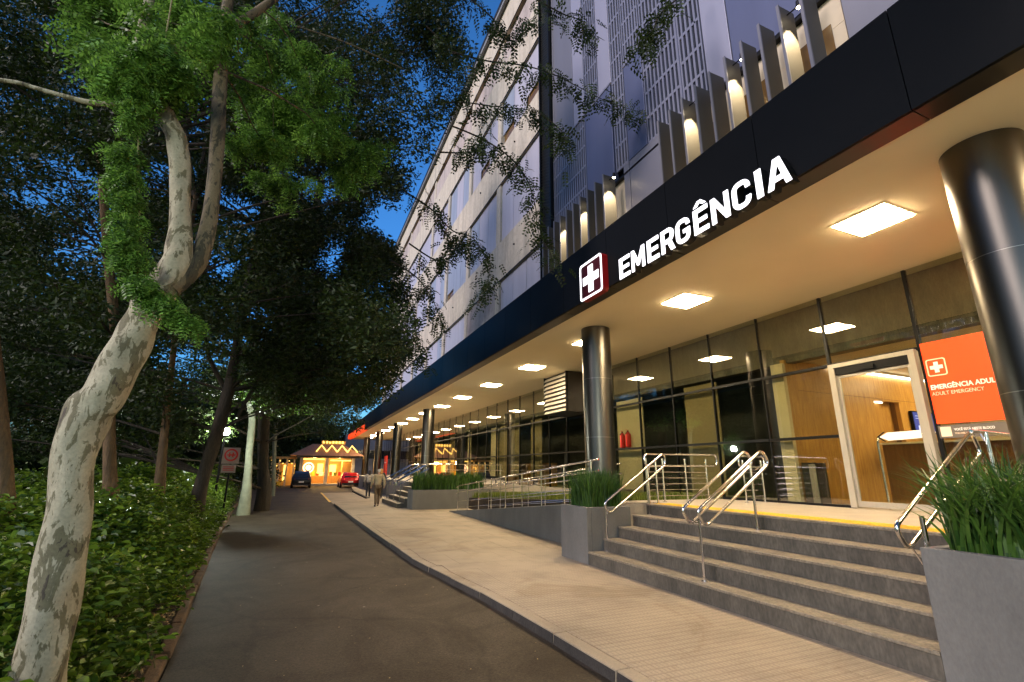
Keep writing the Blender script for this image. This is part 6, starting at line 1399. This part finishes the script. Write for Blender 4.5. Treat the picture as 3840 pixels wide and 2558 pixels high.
# dense dark wood behind everything on the left
def wood_row(label, rows, dens, L, W, name='dark_tree_mass'):
    t = thing(name, label, 'trees', (-14, 30, 0))
    bl = []
    for (x0, x1, y0, y1, z0, z1, n, r) in rows:
        for _ in range(n):
            bl.append((random.uniform(x0, x1), random.uniform(y0, y1), random.uniform(z0, z1), r, r, r * .7))
    o = np_mesh('foliage', flat_leaves(blob_points(bl, dens), L, W, 2), M['leaf_far'], t, kind='stuff')
    return t
wt = wood_row('far dark wood filling the background behind the trunks', [(-30, -7, 18, 40, 0, 7, 60, 2.2), (-30, -9, 20, 42, 6, 15, 50, 2.4), (-14, -4.4, 26, 46, .5, 5.5, 44, 1.6), (-18, -2.5, 44, 60, 1, 9, 46, 2.2), (-9, -3.4, 12, 26, -.2, 1.4, 30, .8), (-20, 5.5, 63, 84, .5, 7, 70, 2.6), (-16, 3, 66, 88, 6, 13, 46, 2.8)], 34, .32, .15)

# ------------------------------------------------------------------ hedge
def hedge_h(d, y):
    """height of the shrubs at distance d from the kerb"""
    h = np.clip(d / 1.0, .05, 1) ** .55
    base = .92 + .034 * np.clip(y - 3, 0, 16) + .12 * np.sin(y * .9) + .17 * np.sin(y * 2.3 + d * 2) + .10 * np.sin(d * 3.1 + y)
    return h * base * np.where(y < 4.5, .9, 1.0)
def kx(y):
    return np.interp(y, [p[1] for p in KERB_L], [p[0] for p in KERB_L])
def hedge(n, y0, y1, dmax, L, W, per=4, d0=.02):
    y = y0 + (y1 - y0) * rng.random(n) ** 1.3
    d = d0 + dmax * rng.random(n) ** 1.2
    # a thinner, ragged edge at the front where bare soil shows
    keep = (d > (.16 + .16 * np.sin(y * 3.1) + .75 * np.clip((4.3 - y) / 2.3, 0, 1))) | (rng.random(n) < .05)
    y, d = y[keep], d[keep]
    h = hedge_h(d, y)
    z = h * rng.random(len(y)) ** .45 + rng.normal(size=len(y)) * .03
    P = np.stack([kx(y) - .12 - d, y, z], axis=1)
    Q = np.concatenate([P + rng.normal(size=P.shape) * np.array([L, L, L * .5]) * .7 for _ in range(per)])
    Q[:, 2] = np.maximum(Q[:, 2], 0)
    return broad_leaves(Q, L, W), P
F1, P1 = hedge(10500, 2.2, 9, 3.4, .092, .052, 4)
F2, _ = hedge(12000, 8, 16, 4.2, .095, .052, 4)
F3, _ = hedge(9000, 15, 30, 4.5, .13, .07, 3)
hd = np_mesh('shrub_bed', np.concatenate([F1, F2, F3]), M['leaf_hedge'], None, kind='stuff')
tag(hd, 'broad leaved green shrubs filling the bed along the left kerb', 'shrubs')
st = MB()
for i in range(260):
    p = P1[rng.integers(len(P1))]
    b = (p[0] + random.uniform(-.15, .15), p[1] + random.uniform(-.15, .15), 0)
    tip = (p[0] + random.uniform(-.08, .08), p[1] + random.uniform(-.08, .08), p[2] + random.uniform(.02, .16))
    st.tube([b, tuple((np.array(b) + np.array(tip)) / 2 + rng.normal(size=3) * .04), tip], [.005, .004, .002], 4, caps=False)
so = st.build('shrub_stems', M['stem'], None, kind='stuff'); tag(so, 'thin woody stems poking up through the shrub bed', 'stems')
# leaf litter
n = 5200
y = 1.6 + 9 * rng.random(n) ** 1.5; d = rng.random(n) ** 1.4 * 1.5
P = np.stack([kx(y) - .13 - d, y, np.full(n, .015) + rng.random(n) * .035 - .02 * (d < .3)], axis=1)
ax = rng.normal(size=(n, 3)); ax[:, 2] *= .25; ax = unit(ax); w = unit(np.cross(ax, np.array([0, 0, 1.0]) + rng.normal(size=(n, 3)) * .4))
l = rng.uniform(.025, .06, (n, 1)); ww = l * .28
lit = np.stack([P, P + ax * l * .5 + w * ww, P + ax * l, P + ax * l * .5 - w * ww], axis=1)
# sparse leaves blown on the road and sidewalk
n2 = 90
P2 = np.stack([rng.uniform(-.7, 2.5, n2), rng.uniform(2.2, 12, n2), np.full(n2, -.094)], axis=1)
ax = rng.normal(size=(n2, 3)); ax[:, 2] = 0; ax = unit(ax); w = np.cross(ax, np.array([0, 0, 1.0])); l = rng.uniform(.012, .03, (n2, 1))
lo = np_mesh('leaf_litter', np.concatenate([lit, np.stack([P2, P2 + ax * l * .5 + w * l * .3, P2 + ax * l, P2 + ax * l * .5 - w * l * .3], axis=1)]), M['leaf_dry'], None, kind='stuff')
tag(lo, 'dry brown fallen leaves on the soil beside the left kerb', 'leaf litter')

# ------------------------------------------------------------------ planter grasses
def blades(n, x0, x1, y0, y1, z0, h, w=.016, lean=.35, seg=5):
    bx = rng.uniform(x0, x1, n); by = rng.uniform(y0, y1, n)
    hh = h * rng.uniform(.6, 1.15, n); a = rng.uniform(0, 2 * np.pi, n); ln = lean * rng.uniform(.1, 1.3, n) * hh
    # lean outwards from tuft centres
    wa = rng.uniform(0, 2 * np.pi, n)
    F = []
    prev = None
    for k in range(seg + 1):
        t = k / seg
        c = np.stack([bx + np.cos(a) * ln * t ** 2, by + np.sin(a) * ln * t ** 2, z0 + hh * (t - .18 * t ** 3 * (ln / hh) * 2)], axis=1)
        ww = (w * (1 - t ** 2.2) * .5 + .0006)
        sd = np.stack([np.cos(wa) * ww, np.sin(wa) * ww, np.zeros(n)], axis=1)
        cur = (c - sd, c + sd)
        if prev is not None:
            F.append(np.stack([prev[0], prev[1], cur[1], cur[0]], axis=1))
        prev = cur
    return np.concatenate(F)
g = np_mesh('ornamental_grass', blades(3200, 5.20, 6.08, .2, 2.56, .93, .92, .030, .62), M['blade'], None, kind='stuff')
tag(g, 'dense tall dark green grass growing in the right planter', 'grass')
g = np_mesh('ornamental_grass', blades(1500, 5.20, 5.95, 8.26, 9.0, .9, .78, .018, .32), M['blade'], None, kind='stuff')
tag(g, 'dense tall grass growing in the planter left of the stairs', 'grass')
g = np_mesh('ornamental_grass', blades(2600, 4.75, 7.9, 21.4, 22.2, .7, .85, .03, .25, 3), M['blade'], None, kind='stuff')
tag(g, 'long row of upright grass in the far planter beside the far stairs', 'grass')
n = 9000
yy = rng.uniform(9.3, 21.0, n); xx = rng.uniform(7.2, 9.35, n)
zz = .98 - (yy - 9.16) * .04
def tuft(x, y, z, h, w):
    n = len(x); a = rng.uniform(0, 2 * np.pi, n); hh = h * rng.uniform(.5, 1.3, n)
    c = np.stack([x, y, z - .06], axis=1); s = np.stack([np.cos(a), np.sin(a), np.zeros(n)], axis=1) * w
    tp = c + np.stack([np.cos(a * 3) * hh * .4, np.sin(a * 3) * hh * .4, hh + .06], axis=1)
    return np.stack([c - s, c + s, tp + s * .2, tp - s * .2], axis=1)
g = np_mesh('grass_bank', tuft(xx, yy, zz, .17, .016), M['turf'], None, kind='stuff')
tag(g, 'yellow green low grass bank seen between the ramp railings', 'grass')
# ------------------------------------------------------------------ street lamps
def street_lamp(label, x, y, zl, strength):
    t = thing('street_lamp', label, 'street lamp', (x, y, 0))
    MB().tube([(x, y, -.05), (x, y, .5), (x, y, zl - .14)], [.06, .045, .03], 12).build('pole', M['black'], t, smooth=True)
    MB().tube([(x, y, zl - .14), (x, y, zl - .10)], [.07, .09], 14).build('collar', M['black'], t, smooth=True)
    bm = bmesh.new(); bmesh.ops.create_icosphere(bm, subdivisions=2, radius=.14)
    me = bpy.data.meshes.new('globe'); bm.to_mesh(me); bm.free(); me.materials.append(M['lamp_emit'])
    me.polygons.foreach_set("use_smooth", [True] * len(me.polygons))
    o = bpy.data.objects.new('globe', me); COL.objects.link(o); o.parent = t; o.location = (0, 0, zl)
    return t
street_lamp('small cold white globe street lamp glowing beside the leaning dark tree', -2.46, 19.4, 2.86, 1)
street_lamp('cold white globe street lamp in the shrub bed behind the viewer', -2.3, -2.3, 3.3, 1)

# no smoking style notice board
nb = thing('notice_board', 'white board with a red ring symbol standing in the shrubs', 'sign', (-2.0, 18, 0))
MB().cyl(-2.0, 18.04, -.05, 2.3, .03, 10).build('post', M['black'], nb, smooth=True)
box('board', M['board'], nb, -2.25, -1.77, 17.98, 18.0, 1.78, 2.28)
def xz_ring(name, cx, cz, r0, r1, y, m, p, n=28):
    mb = MB()
    for k in range(n):
        a, b = 2 * math.pi * k / n, 2 * math.pi * (k + 1) / n
        mb.quad((cx + r0 * math.cos(a), y, cz + r0 * math.sin(a)), (cx + r1 * math.cos(a), y, cz + r1 * math.sin(a)), (cx + r1 * math.cos(b), y, cz + r1 * math.sin(b)), (cx + r0 * math.cos(b), y, cz + r0 * math.sin(b)))
    return mb.build(name, m, p)
xz_ring('red_ring', -2.01, 2.05, .145, .195, 17.974, M['red'], nb)
box('ring_symbol', M['red'], nb, -2.13, -1.89, 17.972, 17.976, 2.03, 2.07)
box('ring_symbol', M['red'], nb, -2.08, -2.04, 17.971, 17.975, 1.98, 2.13); box('ring_symbol', M['red'], nb, -1.98, -1.94, 17.971, 17.975, 1.98, 2.13)
box('text_panel', M['board'], nb, -2.23, -1.83, 17.98, 18.0, 1.50, 1.75)
for z in (1.57, 1.62, 1.67):
    box('text_line', M['red'], nb, -2.18, -1.88, 17.972, 17.978, z, z + .02)

# ------------------------------------------------------------------ kiosk with golden lights
ks = thing('kiosk', 'golden lit kiosk with hipped roof and light strings at the street end', 'kiosk', (2.5, 58, 0))
box('floor_slab', M['deck'], ks, -.4, 6.0, 55.5, 61, -.08, .12)
box('back_wall', M['kiosk_wall'], ks, .2, 5.6, 60, 60.2, .12, 2.9)
box('side_wall', M['kiosk_wall'], ks, 4.4, 5.6, 57, 59.99, .12, 2.6)
for x in (.1, 2.62, 5.3):
    box('column', M['cream'], ks, x, x + .32, 55.8, 56.1, .12, 2.75)
box('beam', M['fascia_under'], ks, -.3, 5.95, 55.7, 56.0, 2.76, 2.98)
box('light_cove', M['kiosk_light'], ks, .4, 2.5, 55.95, 56.05, 2.55, 2.68); box('light_cove', M['kiosk_light'], ks, 3.1, 5.2, 55.95, 56.05, 2.45, 2.58)
MB().hull8([(-.9, 55.2, 2.99), (6.5, 55.2, 2.99), (6.5, 61.2, 2.99), (-.9, 61.2, 2.99)], [(1.2, 57.4, 4.25), (4.4, 57.4, 4.25), (4.4, 59, 4.25), (1.2, 59, 4.25)]).build('roof', M['roof'], ks)
box('ridge_lantern', M['kiosk_wall'], ks, 2.1, 4.6, 57.6, 58.8, 4.251, 4.65)
for k in range(7):
    box('ridge_light', M['kiosk_light'], ks, 2.2 + k * .33, 2.40 + k * .33, 57.5, 57.58, 4.36, 4.60)
zz = MB()
for k in range(4):
    x = 1.6 + k * 1.05
    zz.tube([(x, 55.7, 3.42), (x + .5, 56.9, 4.12), (x + 1.0, 55.7, 3.42)], .07, 5)
zz.build('light_string', M['kiosk_light'], ks)
box('wall_glow', M['kiosk_light'], ks, 2.0, 2.6, 59.9, 59.98, .4, 2.2); box('wall_glow', M['kiosk_light'], ks, 3.3, 4.0, 59.9, 59.98, .6, 2.1)  # glowing panels stand in for lamplight on the back wall
xz_ring('round_sign', 1.0, 1.75, .0, .55, 55.9, emit('lit round sign', (1, .55, .25), 1.5), ks, 24)
xz_ring('sign_ring', 1.0, 1.75, .30, .40, 55.88, M['red'], ks, 24)
for k in range(10):
    box('counter_item', M[random.choice(['red', 'yellow', 'white', 'turf', 'orange'])], ks, .5 + k * .45, .8 + k * .45, 57.5, 57.8, .9, 1.0 + random.random() * .5)
box('counter', M['wood'], ks, .4, 5.2, 57.4, 57.9, .13, .89)
for (x, y, z) in ((1.5, 57.0, 2.4), (4.0, 57.0, 2.4)):
    ld = bpy.data.lights.new('kiosk_lamp', 'POINT'); ld.energy = 130; ld.color = (1, .62, .2); ld.shadow_soft_size = .2
    lo = bpy.data.objects.new('kiosk_lamp', ld); COL.objects.link(lo); lo.parent = ks; lo.location = (x - 2.5, y - 58, z)
pg = thing('pergola', 'golden lit pergola with pale posts left of the kiosk', 'pergola', (-1.5, 57, 0))
for x in (-2.6, -1.9, -1.2, -.5):
    box('post', M['cream'], pg, x, x + .16, 56.2, 56.4, -.1, 2.6)
box('top_beam', M['kiosk_wall'], pg, -2.8, -.2, 56.1, 56.5, 2.61, 2.85)
for k in range(9):
    MB().tube([(-2.6 + k * .28, 56.05, 2.35 - .25 * (k % 3)), (-2.6 + k * .28, 56.05, 2.45 - .25 * (k % 3))], .05, 6).build('bulb', M['kiosk_light'], pg)
box('back_screen', M['kiosk_wall'], pg, -2.6, -.3, 58, 58.1, -.1, 2.2)
box('bench_and_glow', M['yellow'], pg, -2.5, -1.5, 55.6, 55.9, -.1, .35)
box('bench_and_glow', M['kiosk_light'], pg, -1.4, -1.2, 57.8, 57.9, .4, 2.0)  # upright glowing strip before the back screen, not a seat

# ------------------------------------------------------------------ cars
def car(label, x, y, m, w=1.72, h=1.45, lights=False):
    t = thing('parked_car', label, 'car', (x, y, -.1))
    z = -.1; hw = w / 2
    # cross sections from rear (small y) to front: (y, half width low, half width roof, z low, z belt, z top)
    secs = [(0, hw * .86, hw * .72, .42, .70, .72), (.06, hw * .95, hw * .80, .30, .86, .90), (.45, hw, hw * .74, .26, .92, 1.28), (.95, hw, hw * .72, .24, .93, h), (2.2, hw, hw * .72, .24, .92, h), (3.0, hw, hw * .78, .24, .90, 1.0), (3.9, hw * .96, hw * .78, .26, .74, .80), (4.2, hw * .82, hw * .6, .38, .60, .62)]
    mb = MB()
    for (yy, a, b, z0, z1, z2) in secs:
        mb.v += [(x - a * .9, y + yy, z + z0), (x - a, y + yy, z + (z0 + z1) / 2), (x - a * .97, y + yy, z + z1), (x - b, y + yy, z + z2 - .03), (x - b * .8, y + yy, z + z2), (x + b * .8, y + yy, z + z2), (x + b, y + yy, z + z2 - .03), (x + a * .97, y + yy, z + z1), (x + a, y + yy, z + (z0 + z1) / 2), (x + a * .9, y + yy, z + z0)]
    for s in range(len(secs) - 1):
        for j in range(10):
            j2 = (j + 1) % 10
            mb.f.append((s * 10 + j, s * 10 + j2, s * 10 + 10 + j2, s * 10 + 10 + j))
    mb.f.append(tuple(range(10))); mb.f.append(tuple(len(secs) * 10 - 10 + k for k in range(10)))
    mb.build('body', m, t, smooth=True)
    MB().quad((x - .56, y + .095, z + .96), (x + .56, y + .095, z + .96), (x + .50, y + .47, z + 1.27), (x - .50, y + .47, z + 1.27)).build('rear_window', M['car_glass'], t)
    for s in (-1, 1):
        MB().hull8([(x + s * .56, y + .02, z + .66), (x + s * .80, y + .10, z + .66), (x + s * .80, y + .14, z + .66), (x + s * .56, y + .06, z + .66)], [(x + s * .56, y + .02, z + .84), (x + s * .78, y + .10, z + .84), (x + s * .78, y + .14, z + .84), (x + s * .56, y + .06, z + .84)]).build('tail_light', M['tail'] if lights else M['red'], t)
        for yy in (.8, 3.35):
            wo = MB().tube([(x + s * (hw - .18), y + yy, z + .31), (x + s * (hw + .01), y + yy, z + .31)], .31, 20).build('wheel', M['tyre'], t, smooth=True)
            MB().tube([(x + s * (hw + .005), y + yy, z + .31), (x + s * (hw + .02), y + yy, z + .31)], .19, 14).build('rim', M['alu'], t)
    box('number_plate', M['white'], t, x - .22, x + .22, y - .012, y + .0, z + .50, z + .62)
    box('bumper', M['tyre'], t, x - hw * .84, x + hw * .84, y - .03, y + .10, z + .30, z + .46)
    return t
car('dark grey hatchback parked before the golden kiosk', .42, 49.5, M['car_dark'], 1.72, 1.5)
car('red car with glowing tail lights beside the walking people', 4.75, 49.5, M['car_red'], 1.85, 1.42, True)

# ------------------------------------------------------------------ people
def skin_mesh(name, verts, edges, radii, m, parent, loc, rot, levels=2, root=0):
    me = bpy.data.meshes.new(name); me.from_pydata(verts, edges, [])
    o = bpy.data.objects.new(name, me); COL.objects.link(o)
    md = o.modifiers.new('skin', 'SKIN'); md.use_smooth_shade = True
    for i, r in enumerate(radii):
        sv = me.skin_vertices[0].data[i]
        sv.radius = r if isinstance(r, tuple) else (r, r)
        sv.use_root = (i == root)
    sb = o.modifiers.new('sub', 'SUBSURF'); sb.levels = levels; sb.render_levels = levels
    dg = bpy.context.evaluated_depsgraph_get()
    me2 = bpy.data.meshes.new_from_object(o.evaluated_get(dg))
    bpy.data.objects.remove(o)
    me2.name = name
    me2.transform(Matrix.Rotation(rot, 4, 'Z'))
    me2.materials.clear(); me2.materials.append(m)
    p = bpy.data.objects.new(name, me2); COL.objects.link(p); p.parent = parent
    return p
def person(label, x, y, rot, top, legs, hair, H=1.72, stride=.2, long_hair=False, bag=False):
    t = thing('person', label, 'person', (x, y, 0))
    k = H / 1.72
    S = lambda *a: tuple(c * k for c in a)
    # local +Y is the walking direction
    J = dict(pelvis=S(0, 0, .93), waist=S(0, 0, 1.05), chest=S(0, .01, 1.27), neck=S(0, .0, 1.45), neck2=S(0, .01, 1.52), head=S(0, .02, 1.60), crown=S(0, .01, 1.67))
    for s, n in ((1, 'r'), (-1, 'l')):
        f = stride * s
        J['hip' + n] = S(.09 * s, 0, .88); J['knee' + n] = S(.10 * s, f * .55 + .04, .48); J['ank' + n] = S(.10 * s, f * .9 - .03, .09); J['toe' + n] = S(.11 * s, f * .9 + .13, .035)
        J['sh' + n] = S(.19 * s, 0, 1.41); J['elb' + n] = S(.26 * s, -f * .35 - .03, 1.12); J['wri' + n] = S(.27 * s, -f * .6 + .06, .88); J['hand' + n] = S(.265 * s, -f * .65 + .09, .80)
    def build(nm, names, edges, rad, m, lv=2):
        idx = {q: i for i, q in enumerate(names)}
        return skin_mesh(nm, [J[q] for q in names], [(idx[a], idx[b]) for a, b in edges], [tuple(c * k for c in r) if isinstance(r, tuple) else r * k for r in rad], m, t, None, rot, lv)
    nb_ = ['pelvis', 'waist', 'chest', 'neck', 'neck2', 'head', 'crown']
    eb = [('pelvis', 'waist'), ('waist', 'chest'), ('chest', 'neck'), ('neck', 'neck2'), ('neck2', 'head'), ('head', 'crown')]
    rb = [(.12, .09), (.11, .085), (.13, .09), (.06, .06), .05, (.078, .09), (.06, .07)]
    for n in 'rl':
        nb_ += ['hip' + n, 'knee' + n, 'ank' + n, 'toe' + n, 'sh' + n, 'elb' + n, 'wri' + n, 'hand' + n]
        eb += [('pelvis', 'hip' + n), ('hip' + n, 'knee' + n), ('knee' + n, 'ank' + n), ('ank' + n, 'toe' + n), ('chest', 'sh' + n), ('sh' + n, 'elb' + n), ('elb' + n, 'wri' + n), ('wri' + n, 'hand' + n)]
        rb += [.075, .05, .035, .03, .05, .038, .026, .034]
    build('body', nb_, eb, rb, M['skin'])
    # jacket
    nj = ['pelvis', 'waist', 'chest', 'neck']; ej = [('pelvis', 'waist'), ('waist', 'chest'), ('chest', 'neck')]; rj = [(.165, .125), (.155, .12), (.165, .12), (.075, .075)]
    for n in 'rl':
        nj += ['sh' + n, 'elb' + n, 'wri' + n]; ej += [('chest', 'sh' + n), ('sh' + n, 'elb' + n), ('elb' + n, 'wri' + n)]; rj += [.075, .062, .046]
    build('jacket', nj, ej, rj, top)
    nt_ = ['pelvis']; et = []; rt_ = [(.135, .11)]
    for n in 'rl':
        nt_ += ['hip' + n, 'knee' + n, 'ank' + n]; et += [('pelvis', 'hip' + n), ('hip' + n, 'knee' + n), ('knee' + n, 'ank' + n)]; rt_ += [.098, .070, .055]
    build('trousers', nt_, et, rt_, legs)
    for n in 'rl':
        build('shoe', ['ank' + n, 'toe' + n], [('ank' + n, 'toe' + n)], [.05, (.045, .035)], M['shoe'], 1)
    J['h1'] = S(0, -.01, 1.63); J['h2'] = S(0, -.015, 1.68); J['h3'] = S(0, -.06, 1.52 if not long_hair else 1.36)
    if long_hair:
        build('hair', ['h2', 'h1', 'h3'], [('h2', 'h1'), ('h1', 'h3')], [(.075, .085), (.10, .10), (.085, .06)], hair)
    else:
        build('hair', ['h2', 'h1', 'h3'], [('h2', 'h1'), ('h1', 'h3')], [(.07, .08), (.088, .088), (.05, .04)], hair)
    if bag:
        o = MB().box(-.34, -.27, -.12, .14, .62, .92)
        b = o.build('shoulder_bag', M['dark_cloth'], None); b.parent = t; b.rotation_euler = (0, 0, rot)
        tag(b, 'dark shoulder bag', 'bag'); del b['category']; del b['label']
    return t
person('man with white hair in a beige jacket walking away beside the far stairs', 3.46, 23.4, R(6), M['jacket'], M['trousers'], M['hair_white'], 1.70)
person('dark haired woman in a pale patterned top walking ahead of the man', 3.95, 30.4, R(-4), M['pale_cloth'], M['dark_cloth'], M['hair_dark'], 1.62, .24, True, True)
person('person with long ginger hair walking close beside the dark haired woman', 4.45, 29.2, R(2), M['dark_cloth'], M['dark_cloth'], M['hair_blond'], 1.72, .16, True)
